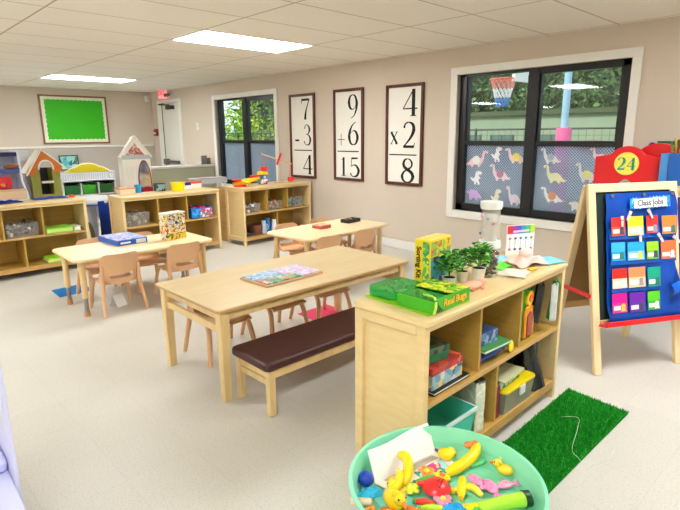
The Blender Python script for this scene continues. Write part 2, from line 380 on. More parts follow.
# ------------------------------------------------------------------ exit door, sign, fittings on the window wall
dr = struct(M().bb((-9.50,-.03,0),(-8.86,-.005,2.02)).build('door_1', mat('door_paint',(226,224,216),.4,.4), bevel=.003))
struct(M().bb((-9.73,-.035,0),(-9.52,0,2.09)).bb((-8.84,-.035,0),(-8.75,0,2.09)).bb((-9.52,-.035,2.03),(-8.84,0,2.09)).build('door_frame', white, dr, bevel=.004))
struct(M().bb((-9.522,-.0345,0),(-9.50,-.001,2.03)).build('door_gap', blackplastic, dr))
struct(M().bb((-9.46,-.10,.86),(-8.9,-.03,.92)).bb((-9.47,-.11,.83),(-9.34,-.03,.95)).build('push_bar', mat('dull_metal',(120,116,110),.35,.5,metal=.7), dr, bevel=.01))
struct(M().bb((-9.2,-.11,1.9),(-8.98,-.03,1.97)).tube([(-9.05,-.1,1.98),(-9.3,-.2,1.99)],.012).tube([(-9.3,-.2,1.99),(-9.42,-.04,2.02)],.012).build('door_closer', mat('dark_metal',(70,68,64),.4,.5,metal=.6), dr))

r = thing('exit_sign', 'small red and white lit exit sign mounted above the door', 'exit sign', (-9.44,-.005,2.12))
M().bb((-.14,-.05,0),(.14,0,.2)).build('housing', mat('exit_sign_face',(255,150,150),.5,.3,emit=.5), r, bevel=.006)
text('lettering','EXIT',.13, basis((0,-.0505,.1),(1,0,0),(0,-1,0)) , mat('exit_red',(235,40,60),.5,.3,emit=.9), r, bold=.003)
r = thing('emergency_light', 'twin-lamp emergency light beside the exit sign over the door', 'emergency light', (-9.12,-.005,2.16))
M().bb((-.07,-.05,-.04),(.07,0,.04)).build('battery_box', white, r, bevel=.005)
for s in (-1,1): M().tube([(s*.05,-.06,.02),(s*.07,-.12,.0)],[.022,.035],12).build('lamp_head', mat('lamp_grey',(110,110,104),.4,.4), r, smooth=40)
r = thing('fire_alarm_station', 'small dark red fire alarm pull station between the corner and the door', 'fire alarm', (-9.88,0,1.4))
M().bb((-.06,-.05,0),(.06,0,.14)).build('case', mat('alarm_red',(140,40,44),.4,.4), r, bevel=.006)
M().bb((-.035,-.062,.04),(.035,-.05,.07)).build('pull_handle', white, r, bevel=.003)
r = thing('light_switch', 'white light switch plate on the wall between door and far window', 'light switch', (-8.18,0,1.5))
M().bb((-.04,-.008,0),(.04,0,.13)).build('plate', white, r, bevel=.003)
M().bb((-.01,-.018,.05),(.01,-.008,.08)).build('toggle', whiteplastic, r)
r = thing('motion_sensor', 'small white sensor high in the far room corner', 'sensor', (X0+.031,-.10,2.08))
M().bb((-.03,-.03,0),(.03,.03,.12)).build('case', white, r, bevel=.01); M().ball((.028,-.01,.05),(.01,.02,.03)).build('lens', whiteplastic, r, smooth=60)

# ------------------------------------------------------------------ ceiling lights
lm = mat('light_diffuser',(255,253,250),.5,.2,emit=1)
LIGHT_E = 14.0
lm.node_tree.nodes['Principled BSDF'].inputs['Emission Strength'].default_value = LIGHT_E
lm.node_tree.nodes['Principled BSDF'].inputs['Emission Color'].default_value = (.965,.985,.99,1)
def troffer(cx, cy, lab):
    r = thing('ceiling_light', lab, 'ceiling light', (cx,cy,CEIL), 0, 'recessed ceiling light panels')
    M().bb((-.305,-.61,-.008),(-.295,.61,0)).bb((.295,-.61,-.008),(.305,.61,0)).bb((-.295,-.61,-.008),(.295,-.60,0)).bb((-.295,.60,-.008),(.295,.61,0)).build('frame', white, r)
    M().bb((-.295,-.60,-.006),(.295,.60,-.001)).build('diffuser', lm, r)
    return r
names = {(2,0):'long bright ceiling light panel nearest the camera in front of the number prints',(1,0):'bright ceiling light panel near the far wall above the green notice board'}
first = None
cols = [-8.005,-3.735,.535,4.8]; rows = [-1.884-3.66*k for k in range(4)]
wx = ['over the far end','over the tables','over the low shelf','at the near end']; wy = ['in the row by the windows','in the second row from the windows','in the third row from the windows','in the row by the inner wall']
for i,cx in enumerate(cols):
    for j,cy in enumerate(rows):
        lab = {(1,0):'long bright ceiling light panel nearest the number prints and the near window',(0,0):'bright ceiling light panel near the far wall above the green notice board'}.get((i,j), 'ceiling light panel %s %s' % (wx[i], wy[j]))
        if first is None: first = troffer(cx,cy,lab)
        else: dup(first,(cx,cy,CEIL),0,lab)

# ------------------------------------------------------------------ number prints
def stroke(m, pts, ws, M4, sx, sz, depth=.0015, n=7):
    P = smooth_path([(p[0]*sx,p[1]*sz,0) for p in pts], n); K = len(P)
    Wd = []
    for i in range(K):
        t = i/(K-1)*(len(ws)-1); k = min(int(t),len(ws)-2); Wd.append(1.3*(ws[k]+(ws[k+1]-ws[k])*(t-k))*sx)
    top = []
    for i in range(K):
        t = (P[min(i+1,K-1)]-P[max(i-1,0)]).normalized(); nn = V((-t.y,t.x,0))
        top.append((P[i]+nn*Wd[i]/2, P[i]-nn*Wd[i]/2))
    vs = []
    for a,b in top: vs += [M4@V((a.x,a.y,depth)), M4@V((b.x,b.y,depth)), M4@V((a.x,a.y,0)), M4@V((b.x,b.y,0))]
    fs = []
    for i in range(K-1):
        a = 4*i; b = a+4; fs += [(a,a+1,b+1,b),(a+1,a+3,b+3,b+1),(a+2,a,b,b+2)]
    fs += [(0,2,3,1),(4*K-4,4*K-3,4*K-1,4*K-2)]
    m.add(vs, fs)
GL = {
 '7': [([(.08,.78),(.1,.93)],[.03,.05]),([(.08,.955),(.97,.955)],[.12,.12]),([(.95,.93),(.66,.55),(.5,.2),(.48,0)],[.05,.08,.16,.2])],
 '3': [([(.16,.8),(.3,.96),(.55,.99),(.8,.85),(.82,.7),(.66,.56),(.4,.52)],[.1,.05,.05,.17,.17,.07,.03]),([(.42,.52),(.72,.48),(.93,.28),(.8,.06),(.48,0),(.2,.06),(.1,.18)],[.03,.08,.2,.14,.05,.05,.12])],
 '4': [([(.72,1),(.72,0)],[.17,.17]),([(.72,1),(.02,.29)],[.05,.04]),([(.0,.28),(1,.28)],[.05,.05]),([(.52,.01),(.92,.01)],[.035,.035])],
 '9': [([(.86,.68),(.72,.46),(.46,.38),(.2,.46),(.08,.69),(.2,.92),(.48,1),(.76,.93),(.92,.66),(.86,.36),(.64,.12),(.3,0)],[.03,.03,.05,.16,.2,.12,.04,.12,.2,.14,.07,.03])],
 '6': [([(.78,1),(.42,.86),(.16,.6),(.08,.32),(.24,.07),(.52,0),(.8,.08),(.93,.32),(.8,.54),(.54,.62),(.28,.54),(.12,.36)],[.03,.07,.15,.2,.13,.04,.13,.2,.15,.05,.03,.03])],
 '1': [([(.5,1),(.5,0)],[.24,.24]),([(.5,.99),(.36,.9),(.15,.86)],[.05,.04,.03]),([(.15,.01),(.85,.01)],[.035,.035])],
 '5': [([(.2,.955),(.85,.97)],[.11,.08]),([(.2,.98),(.15,.52)],[.04,.04]),([(.15,.52),(.4,.61),(.7,.56),(.92,.32),(.76,.07),(.44,0),(.2,.05),(.08,.17)],[.03,.05,.12,.2,.14,.05,.05,.12])],
 '2': [([(.12,.78),(.22,.94),(.5,1),(.8,.9),(.86,.68),(.66,.42),(.32,.18),(.08,.04)],[.12,.07,.05,.15,.19,.13,.07,.05]),([(.08,.045),(.9,.045)],[.12,.12]),([(.88,.03),(.95,.2)],[.06,.03])],
 '8': [([(.5,.54),(.78,.66),(.84,.82),(.7,.96),(.5,1),(.28,.95),(.18,.8),(.26,.65),(.5,.54),(.8,.42),(.93,.24),(.78,.05),(.5,0),(.22,.05),(.08,.24),(.2,.42),(.5,.54)],[.1,.08,.11,.07,.04,.1,.15,.15,.14,.16,.19,.12,.04,.1,.16,.1,.05])],
 'x': [([(.1,.97),(.9,.03)],[.2,.2]),([(.88,.97),(.1,.03)],[.07,.07]),([(0,.98),(.35,.98)],[.05,.05]),([(.7,.98),(1,.98)],[.05,.05]),([(0,.02),(.3,.02)],[.05,.05]),([(.65,.02),(1,.02)],[.05,.05])],
 '+': [([(.5,1),(.5,0)],[.05,.05]),([(0,.5),(1,.5)],[.05,.05])],
 '-': [([(0,.5),(1,.5)],[.22,.22])],
}
walnut = mat('walnut_frame',(98,52,34),.35,.4,.4,6,stretch=(8,8,2))
ink = mat('black_ink',(16,16,18),.6,.3)
def number_print(x0, x1, z0, z1, items, lab):
    w, h = x1-x0, z1-z0
    r = thing('framed_number_print', lab, 'framed print', (x0,0,z0), 0, 'framed number prints in a row')
    f = .036
    M().bb((0,-.03,0),(f,-.001,h)).bb((w-f,-.03,0),(w,-.001,h)).bb((f,-.03,0),(w-f,-.001,f)).bb((f,-.03,h-f),(w-f,-.001,h)).build('frame', walnut, r, bevel=.006)
    M().bb((f,-.012,f),(w-f,-.002,h-f)).build('sheet', paper((238,236,228)), r)
    for g,u0,u1,v0,v1 in items:
        m = M(); ww, hh = (u1-u0)*w, (v1-v0)*h
        B = basis((u0*w,-.0125,h-v1*h),(1,0,0),(0,-1,0))
        if g == 'line': m.prism([(0,0),(ww,0),(ww,.014),(0,.014)], B, .001); m.build('answer_line', ink, r); continue
        for pts,ws in GL[g]: stroke(m, pts, ws, B, ww, hh)
        m.build('numeral' if g.isdigit() else 'operation_sign', ink, r)
    return r
number_print(-5.438,-4.876,.782,1.96,[('7',.46,.80,.06,.30),('3',.54,.82,.36,.60),('-',.2,.36,.53,.56),('line',.16,.86,.65,.67),('4',.5,.86,.72,.95)],'framed print of seven minus three equals four beside the far window')
number_print(-4.494,-3.941,.794,1.97,[('9',.5,.8,.07,.315),('6',.5,.82,.355,.60),('+',.13,.37,.48,.61),('line',.12,.84,.665,.68),('1',.22,.44,.74,.95),('5',.54,.86,.74,.95)],'framed print of nine plus six equals fifteen, middle of the row')
number_print(-3.563,-2.998,.79,1.961,[('4',.46,.84,.055,.31),('2',.46,.80,.37,.62),('x',.13,.33,.46,.585),('line',.1,.84,.68,.697),('8',.44,.78,.73,.965)],'framed print of four times two equals eight beside the near window')

# ------------------------------------------------------------------ notice board on the back wall
r = thing('notice_board', 'bright green notice board with a wooden frame on the far wall', 'notice board', (X0,-1.512,1.266))
f = .03; w2, h2 = .597, .883
M().bb((0,-w2,0),(.025,-w2+f,h2)).bb((0,w2-f,0),(.025,w2,h2)).bb((0,-w2+f,0),(.025,w2-f,f)).bb((0,-w2+f,h2-f),(.025,w2-f,h2)).build('frame', mat('oak_frame',(150,104,74),.4,.4,.2,8), r, bevel=.004)
M().bb((.001,-w2+f,f),(.012,w2-f,h2-f)).build('border', paper((232,238,214)), r)
pl = []; a0, a1, b0, b1 = -w2+.085, w2-.075, .08, h2-.075
nn_ = 26
for k in range(nn_): pl.append((a0+(a1-a0)*k/nn_, b0+(.012 if k%2 else 0)))
for k in range(18): pl.append((a1-(.012 if k%2 else 0), b0+(b1-b0)*k/18))
for k in range(nn_): pl.append((a1+(a0-a1)*k/nn_, b1-(.012 if k%2 else 0)))
for k in range(18): pl.append((a0+(.012 if k%2 else 0), b1+(b0-b1)*k/18))
M().prism(pl, YZ((.012,0,0)), .003).build('green_sheet', mat('green_paper',(60,188,30),.55,.3,.08,3), r)

# ------------------------------------------------------------------ tables
def rect_table():
    r = thing('classroom_table', 'large pale wooden table with square legs holding a jigsaw puzzle', 'table', (-1.83,-2.895,0))
    hx, hy, H = .364, .765, .53
    M().prism(rrect(-hx,-hy,hx,hy,.02,3), Matrix.Translation((0,0,H-.022)), .022).build('tabletop', tablewood, r, bevel=.003)
    M().prism(rrect(-hx-.001,-hy-.001,hx+.001,hy+.001,.021,3), Matrix.Translation((0,0,H-.019)), .013).build('edge_band', mat('table_edge',(196,158,108),.4,.4,.1,6), r)
    for sx in (-1,1):
        for sy in (-1,1):
            x, y = sx*(hx-.045), sy*(hy-.05)
            m = M(); a, b = .028, .022
            vs = [(x+i*(b if z == 0 else a), y+j*(b if z == 0 else a), z) for z in (0,H-.022) for i,j in ((-1,-1),(1,-1),(1,1),(-1,1))]
            m.add(vs,[(3,2,1,0),(4,5,6,7),(0,1,5,4),(1,2,6,5),(2,3,7,6),(3,0,4,7)]); m.build('leg', tableleg, r, bevel=.004)
    for sy in (-1,1): M().box((0, sy*(hy-.05), .40), (2*(hx-.045)-.05, .022, .04)).build('end_rail', tableleg, r, bevel=.003)
    m = M()
    for sx in (-1,1): m.box((sx*(hx-.045), 0, H-.05), (.02, 2*(hy-.05)-.05, .05))
    for sy in (-1,1): m.box((0, sy*(hy-.05), H-.05), (2*(hx-.045)-.05, .02, .05))
    m.build('apron', tableleg, r, bevel=.003)
rect_table()
def round_corner_table(lab):
    r = thing('activity_table', lab, 'table', (0,0,0), 0, 'activity tables with adjustable legs')
    H = .48; hx, hy = .315, .6
    M().prism(rrect(-hx,-hy,hx,hy,.075,6), Matrix.Translation((0,0,H-.024)), .024).build('tabletop', mat('maple_top',(240,214,168),.32,.45,.06,2.5,stretch=(8,1,1)), r, bevel=.007)
    for sx in (-1,1):
        for sy in (-1,1):
            x, y = sx*.215, sy*.525
            l = M().tube([(x,y,.15),(x,y,H-.024)],[.022,.026],14).build('leg', tableleg, r, smooth=40)
            M().tube([(x,y,.035),(x,y,.15)],.0165,14).build('chrome_sleeve', steel, l, smooth=40)
            M().tube([(x,y,0),(x,y,.045)],[.024,.021],14).build('foot', mat('tan_rubber',(196,140,96),.6,.3), l, smooth=40)
    m = M()
    for sx in (-1,1): m.box((sx*.215,0,H-.04),(.02,.95,.035))
    m.build('under_rail', tableleg, r)
    return r
t2 = place(round_corner_table('round-cornered wooden table with a blue boxed game, nearest the far shelves'), (-3.69,-3.15,0))
dup(t2, (-3.06,-1.42,0), radians(3), 'round-cornered wooden table with a small red box, beside the number prints')

# ------------------------------------------------------------------ chairs
def make_chair(lab, group):
    r = thing('child_chair', lab, 'chair', (0,0,0), 0, group)
    def bk(u, v):
        y = (u-.5)*.31; z = .245+.25*v
        x = -.135-.045*v+.05*(2*(u-.5))**2
        return (x, y, z)
    m = M()
    # backrest with a hand slot : grid with cells left out
    nu, nv = 14, 16
    def cellout(i,j): return 3 <= i < nu-3 and j in (4,5)
    pts = {}
    th = .009
    vs = []; fs = []
    def P(i,j,s):
        key = (i,j,s)
        if key not in pts:
            u, v = i/nu, j/nv
            # rounded top corners
            p = V(bk(u,v)); e = abs(u-.5)*2
            if v > .8 and e > .75: p.z -= .04*((e-.75)/.25)**2*((v-.8)/.2)
            if 2 < j < 8 and 2 <= i <= nu-2: p.z -= .012*(1-e*e)*(1)
            p.x += s*th; pts[key] = len(vs); vs.append(p)
        return pts[key]
    solid = {(i,j) for i in range(nu) for j in range(nv) if not cellout(i,j)}
    for (i,j) in solid:
        fs.append((P(i,j,.5),P(i+1,j,.5),P(i+1,j+1,.5),P(i,j+1,.5))); fs.append((P(i,j,-.5),P(i,j+1,-.5),P(i+1,j+1,-.5),P(i+1,j,-.5)))
        for (di,dj,a,b) in ((-1,0,(0,0),(0,1)),(1,0,(1,1),(1,0)),(0,-1,(1,0),(0,0)),(0,1,(0,1),(1,1))):
            if (i+di,j+dj) not in solid:
                fs.append((P(i+a[0],j+a[1],.5),P(i+b[0],j+b[1],.5),P(i+b[0],j+b[1],-.5),P(i+a[0],j+a[1],-.5)))
    m.add(vs,fs); m.build('backrest', chairwood, r, smooth=50)
    def st(u,v):
        x = -.13+.30*u; y = (v-.5)*(.29-.03*(1-u)); z = .262-.014*cos((u-.45)*2.2)*cos((v-.5)*2.6)+.004
        if u > .85: z -= (u-.85)*.12
        return (x,y,z)
    M().sheet(st,10,8,.011).build('seat', chairwood, r, smooth=50)
    for s in (-1,1):
        M().tube(smooth_path([(-.13,s*.142,.40),(-.118,s*.145,.33),(-.122,s*.147,.25),(-.150,s*.160,.12),(-.178,s*.172,0)],4),[.010,.011,.013,.014,.015,.016,.016,.016,.016,.015,.015,.014,.013,.013,.013,.012,.012][:17],10,sx=1.15).build('leg', chairwood, r, smooth=50)
        M().tube(smooth_path([(.10,s*.135,.255),(.135,s*.142,.2),(.16,s*.158,.08),(.17,s*.165,0)],4),[.015]*8+[.013]*5,10,sx=1.15).build('leg', chairwood, r, smooth=50)
        M().prism([(-.13,.255),(.06,.25),(-.02,.27),(-.105,.37),(-.135,.37)], basis((0,s*.145+.006,0),(1,0,0),(0,-1,0)), .012).build('side_bracket', chairwood, r, bevel=.004)
    return r
G1 = 'small tan chairs tucked around the tables'
ch = make_chair('tan child chair with a white book leaning by its leg, at the blue game table', G1)
place(ch, (-3.50,-3.42,0), pi)
def chair(x,y,a,lab): return dup(ch,(x,y,0),a,lab)
chair(-3.50,-2.86,pi,'tan child chair in front of the upright puzzle box at the blue game table')
chair(-3.96,-2.96,0,'tan child chair on the shelf side of the table, behind the upright puzzle box')
chair(-3.99,-3.36,0,'tan child chair on the shelf side of the table, behind the blue boxed game')
chair(-2.10,-3.29,radians(-3),'tan child chair under the big table, nearest its free corner leg')
chair(-2.10,-2.84,radians(2),'tan child chair under the middle of the big table')
chair(-2.10,-2.40,radians(-2),'tan child chair under the big table standing on the pink paper')
chair(-2.84,-1.745,pi,'tan child chair at the near side of the table with the small red box')
chair(-2.84,-1.27,pi+radians(3),'tan child chair at the window-side end of the table by the number prints')
chair(-3.34,-1.66,0,'tan child chair on the far side of the red box table, nearest the far shelf')
chair(-3.36,-1.18,0,'tan child chair on the far side of the red box table, behind the black box')

# ------------------------------------------------------------------ bench
r = thing('bench', 'low wooden bench with a dark brown padded seat beside the large table', 'bench', (-1.355,-2.96,0))
bl = .6
m = M()
for sx in (-1,1): m.box((sx*.14,0,.225),(.024,2*bl-.04,.045))
for sy in (-1,1): m.box((0,sy*(bl-.03),.225),(.28,.024,.045))
m.build('seat_frame', tableleg, r, bevel=.003)
for sx in (-1,1):
    for sy in (-1,1): M().box((sx*.137,sy*(bl-.032),.124),(.036,.04,.248)).build('leg', tableleg, r, bevel=.004)
for sy in (-1,1): M().box((0,sy*(bl-.032),.175),(.24,.02,.03)).build('stretcher', tableleg, r, bevel=.003)
M().prism(rrect(-.168,-bl-.01,.168,bl+.01,.03,4), Matrix.Translation((0,0,.248)), .05).build('cushion', mat('brown_vinyl',(72,40,42),.36,.45,.1,30,.05), r, bevel=.018, seg=4)

# ------------------------------------------------------------------ storage shelves
def shelf_unit(D, lab, grp='low wooden storage shelves', L=1.2, H=.75, dark=False):
    r = thing('storage_shelf', lab, 'shelf', (0,0,0), 0, grp)
    h = L/2; f = D/2
    M().prism(rrect(-f-.01,-h-.012,f+.012,h+.012,.025,4), Matrix.Translation((0,0,H-.024)), .024).build('top', maple, r, bevel=.005)
    for s in (-1,1):
        m = M(); y = s*(h-.011)
        m.box((0,y-s*.007,.39),(D-.04,.008,.66))
        for e in (-1,1): m.box((e*(f-.02),y,(H-.024)/2),(.04,.030,H-.024))
        m.box((0,y,H-.045),(D-.08,.028,.042)); m.box((0,y,.085),(D-.08,.028,.05))
        m.build('side_panel', maple, r, bevel=.003)
    M().bb((-f+.004,-h+.02,.08),(-f+.014,h-.02,H-.024)).build('back_panel', maple_shaded, r)
    M().bb((-f+.014,-h+.02,.392),(f-.01,h-.02,.412)).mt(1).bb((f-.01,-h+.02,.392),(f-.004,h-.02,.412)).build('middle_shelf', [maple_shaded, maple_edge], r)
    M().bb((-f+.014,-h+.02,.088),(f-.01,h-.02,.106)).mt(1).bb((f-.01,-h+.02,.062),(f-.002,h-.02,.106)).build('bottom_shelf', [maple_shaded, maple_edge], r)
    M().bb((f-.022,-h+.022,H-.05),(f-.004,h-.022,H-.024)).build('top_rail', maple, r)
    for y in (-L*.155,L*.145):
        M().bb((-f+.014,y-.008,.412),(f-.018,y+.008,H-.024)).build('divider', maple_shaded, r)
    M().bb((-f+.014,-.008-.02,.106),(f-.018,.008-.02,.392)).build('divider', maple_shaded, r)
    return r
sA = place(shelf_unit(.345,'nearest low wooden shelf carrying the potted plants and insect box', None), (-.46,-2.922,0), radians(1.2))
sB = place(shelf_unit(.38,'low wooden shelf below the orange-roofed playhouse with green booklets inside'), (-5.34,-3.66,0), 0)
dup(sB, (-5.14,-2.155,0), radians(.5), 'low wooden shelf behind the blue game table with the yellow bucket on top', None)
sC = dup(sB, (-5.06,-.70,0), radians(4.5), 'low wooden shelf carrying the yellow and red toy plane beside the far window', None)
place(thing('back_to_back_shelf','wooden shelf standing behind the toy plane shelf, its back to it','shelf'),(-5.43,-.71,0),radians(4.5))
rb = [o for o in C.objects if o.name.startswith('back_to_back')][0]
rb.name = 'storage_shelf'
M().bb((-.12,-.56,.70),(.12,.56,.722)).build('top', maple_edge, rb, bevel=.004)
for s in (-1,1): M().bb((-.115,s*.56-.011,0),(.115,s*.56+.011,.70)).build('side_panel', maple_edge, rb)
M().bb((.10,-.55,.06),(.11,.55,.70)).build('back_panel', maple_shaded, rb)
M().bb((-.11,-.55,.3),(.10,.55,.32)).build('middle_shelf', maple_shaded, rb)

# ------------------------------------------------------------------ easel with the job chart
EA = radians(61); EO = V((-.0975,-1.627,0)); TH = math.atan2(.21,1.10)
r = thing('easel', 'pine easel with chalkboard and red tray holding the blue job chart', 'easel', EO, EA)
red = mat('red_paint',(222,20,28),.32,.5)
FT = Matrix.Rotation(-TH,4,'X')                      # front frame plane, local z runs up the slope
BT = Matrix.Translation((0,.43,0)) @ Matrix.Rotation(math.atan2(.2,1.1),4,'X')
for s in (-1,1):
    M().at(FT).box((s*.293,0,.56),(.05,.026,1.12)).build('leg', pine, r, bevel=.004)
    M().at(BT).box((s*.293,0,.56),(.05,.026,1.10)).build('leg', pine, r, bevel=.004)
M().at(FT).box((0,0,1.095),(.536,.026,.05)).build('top_rail', pine, r, bevel=.004)
M().at(FT).box((0,0,.30),(.536,.024,.04)).build('bottom_rail', pine, r, bevel=.003)
M().at(FT).bb((-.268,.0,.32),(.268,.008,1.07)).build('chalkboard', mat('chalkboard',(26,40,38),.6,.3), r)
M().at(BT).bb((-.268,-.006,.34),(.268,.002,1.05)).build('back_board', mat('brown_hardboard',(158,116,66),.6,.3,.1,8), r)
for z in (.32,1.07): M().at(BT).box((0,0,z),(.536,.024,.045)).build('back_rail', maple_edge, r, bevel=.003)
M().at(FT).box((.02,-.04,.292),(.60,.075,.010)).box((.02,-.076,.303),(.60,.010,.030)).box((.02,-.008,.303),(.60,.008,.03)).build('tray', red, r, bevel=.003)
M().tube([(-.328,.085,.46),(-.328,.375,.46)],.013,8).build('side_brace', red, r, smooth=40)
M().tube([(.328,.085,.46),(.328,.375,.46)],.013,8).build('side_brace', red, r, smooth=40)
for s in (-1,1): M().tube([(s*.293,.21,1.06),(s*.293,.25,1.06)],.008,8).build('hinge_bolt', steel, r)
EW = Matrix.Translation(EO) @ Matrix.Rotation(EA,4,'Z') @ FT       # world matrix of the front plane
def on_easel(o, x, s, d): o.matrix_world = EW @ Matrix.Translation((x,-d,s))
bluefab = mat('blue_nylon',(0,70,172),.42,.35,.25,6)
r = thing('pocket_chart', 'bright blue fabric pocket chart hanging on the easel under the job cards', 'pocket chart'); on_easel(r,0,0,.016)
def chart(u,v):
    x = -.205+.495*u+(.018*sin((1-v)*9)*(u>.98)); z = .30+.76*v; x -= .02*(1-v)*(1-u)
    y = -.006*sin(v*pi*5)**2 - (.05*math.exp(-((u-.86)/.14)**2-((v-.30)/.13)**2)) - (.03*math.exp(-((v-.03)/.06)**2))
    return (x,y*.7,z)
M().sheet(chart,28,44,.003).build('backing_cloth', bluefab, r, smooth=60)
for k in range(4):
    z = (.79,.64,.478,.335)[k]
    m = M().sheet(lambda u,v: (-.2+(.475 if k<2 else .35)*u, -.010-.002*sin(u*7+k)-.003*(1-v), z+.062*v),20,2,.002); m.build('pocket', mat('blue_vinyl',(20,96,205),.25,.5), r, smooth=60)
for x in (-.165,.06,.265): M().at(Matrix.Identity(4)).lathe([(.004,0),(.011,0),(.011,.003),(.004,.003)],n=12,m=basis((x,-.008,1.045),(1,0,0),(0,-1,0))).build('grommet', steel, r)
M().sheet(lambda u,v:(.2+.09*u,-.055-.01*sin(v*4),.44+.06*v+.03*u),6,3,.002).build('loose_flap', mat('blue_vinyl',(20,96,205),.25,.5), r, smooth=60)
# heading strip
r = thing('heading_card', 'white heading card reading Class Jobs with a blue ruffled border', 'card'); on_easel(r,.085,.99,.040)
zig = []
for k in range(25): zig.append((-.145+.29*k/24, -.030+(.006 if k%2 else -.002)+.008*k/24))
for k in range(25): zig.append((.145-.29*k/24, .038-(.006 if k%2 else -.002)+.008*(24-k)/24))
M().prism(zig, XZ(), .002).build('ruffled_border', patch_mat('blue_ruffle',[(40,140,230),(20,90,200),(120,200,240)],60), r)
M().prism([(-.115,-.024),(.118,-.018),(.118,.036),(-.115,.030)], XZ((0,-.002,0)), .0015).build('white_strip', paper((238,238,240)), r)
text('lettering','Class Jobs',.046, basis((0,-.0036,.006),(1,0,.03),(0,-1,0)), mat('grey_ink',(70,66,84),.6,.3), r, bold=.0012)
CARDS = [
 [(-.193,.919,-.099,.811,(226,44,44),(206,84,66),'red card at the left end of the top row'),(-.08,.92,.03,.807,(242,196,40),(226,206,140),'yellow card in the top row below the heading'),(.053,.92,.136,.816,(228,50,46),(196,60,70),'red card in the top row right of the yellow one'),(.166,.914,.274,.805,(232,132,60),(196,128,84),'orange card at the end of the top row')],
 [(-.199,.773,-.104,.666,(60,178,222),(40,160,214),'light blue card at the left end of the second row'),(-.086,.769,.032,.663,(40,160,222),(110,190,226),'sky blue card with a pale picture in the second row'),(.05,.764,.135,.662,(150,210,40),(120,186,50),'lime green card in the second row'),(.153,.764,.265,.656,(236,112,60),(206,110,86),'orange card with two clips at the end of the second row')],
 [(-.198,.619,-.096,.504,(236,40,30),(232,210,170),'scarlet card with a cream band in the third row'),(-.085,.62,.034,.502,(244,140,90),(238,196,150),'salmon card with a cream band in the third row'),(.052,.613,.144,.497,(24,160,130),(40,150,140),'teal green card ending the third row')],
 [(-.204,.474,-.102,.36,(236,20,150),(226,60,150),'magenta card in the bottom row'),(-.083,.47,.028,.354,(110,40,170),(96,60,170),'purple card with a yellow star in the bottom row'),(.047,.468,.135,.357,(90,200,40),(60,180,80),'bright green card ending the bottom row')]]
figc = [(240,230,220),(60,60,70),(40,160,120),(230,190,60)]
for ri,row in enumerate(CARDS):
    for ci,(xa,za,xb,zb,c1,c2,lab) in enumerate(row):
        w_, h_ = xb-xa, za-zb
        c = thing('job_card', lab+' of the job chart', 'card', group='job cards in the pocket chart'); on_easel(c,(xa+xb)/2,zb+(.0),.040)
        M().bb((-w_/2,-.002,h_*.5),(w_/2,0,h_)).build('upper_half', paper(c1), c)
        M().bb((-w_/2,-.002,0),(w_/2,0,h_*.5)).build('lower_half', paper(c2), c)
        M().bb((-w_*.42,-.003,h_*.14),(w_*.06,-.002,h_*.36)).build('name_label', paper((236,234,226)), c)
        m = M(); m.lathe([(.001,0),(.014,0),(.014,.0012),(.001,.0012)],n=12,m=basis((w_*.24,-.002,h_*.34),(1,0,0),(0,-1,0)))
        m.prism([(-.018,0),(.018,0),(.010,.026),(-.010,.026)], XZ((w_*.24,-.002,h_*.06)), .001)
        m.build('picture', paper([(70,74,90),(230,226,216),(150,150,160),(60,120,110),(232,196,70)][(ri*3+ci)%5]), c)
# clips pegged to the cards
pegm = mat('pale_clothespin',(236,220,222),.5,.3)
for x,s,a,lab in ((-.125,.895,0,'pale clothespin on the top row red card'),(-.075,.925,.5,'pale clothespin leaning on the yellow card corner'),(.075,.93,-.5,'pale clothespin under the heading card'),(.0,.80,0,'pale clothespin between the first two rows of cards'),(.145,.785,-.6,'pale clothespin by the lime green card'),(.262,.77,-.9,'pale clothespin at the chart edge on the orange card')):
    r = thing('clothespin', lab, 'clothespin', group='clothespins on the job chart'); r.matrix_world = EW @ Matrix.Translation((x,-.046,s)) @ Matrix.Rotation(a,4,'Y')
    for s2 in (-1,1): M().box((s2*.0045,-.003,0),(.007,.006,.062),rot=(0,s2*.04,0)).build('prong', pegm, r, bevel=.0015)
    M().tube([(-.01,-.004,.004),(.01,-.004,.004)],.003,8).build('spring', steel, r)

# ------------------------------------------------------------------ cabinet behind the easel with the number board
r = thing('supply_cabinet', 'low cream and wood cabinet by the wall behind the easel', 'cabinet', (.12,-.30,0))
M().bb((-.78,-.24,.06),(.98,.24,.96)).build('body', mat('cream_cabinet',(226,214,170),.5,.35,.05,4), r, bevel=.006)
M().bb((-.80,-.26,.96),(1.0,.26,.985)).build('top', maple, r, bevel=.006)
for x in (-.74,.94):
    for y in (-.2,.2): M().bb((x-.03,y-.03,0),(x+.03,y+.03,.06)).build('foot', maple_edge, r)
for x0,x1 in ((-.76,.09),(.11,.96)):
    d = M().bb((x0,-.256,.09),(x1,-.241,.93)).build('door', mat('navy_door',(52,44,110),.45,.4), r, bevel=.004); M().bb((x0+.38,-.272,.6),(x0+.46,-.257,.62)).build('handle', steel, d, bevel=.003)
r = thing('number_board', 'red arched wooden board with a yellow circle reading 24', 'board', (-.675,-.42,.987), radians(4))
arch = [(-.235,0),(-.06,0)]+[(-.06+.12*k/10,.045*sin(pi*k/10)) for k in range(1,10)]+[(.06,0),(.235,0),(.235,.215)]
arch += [(.235-.02*k,.215+.004*k) for k in range(1,4)]+[(.15*cos(radians(a))*.98,.155+.145*sin(radians(a))) for a in range(34,150,8)]+[(-.235,.215)]
M().prism(arch, XZ((0,.02,0)), .04).build('panel', red, r, bevel=.006)
M().lathe([(.001,0),(.088,0),(.088,.006),(.001,.006)],n=32,m=basis((.0,-.0195,.165),(1,0,0),(0,-1,0))).build('yellow_disc', paper((244,232,96)), r)
mm = M()
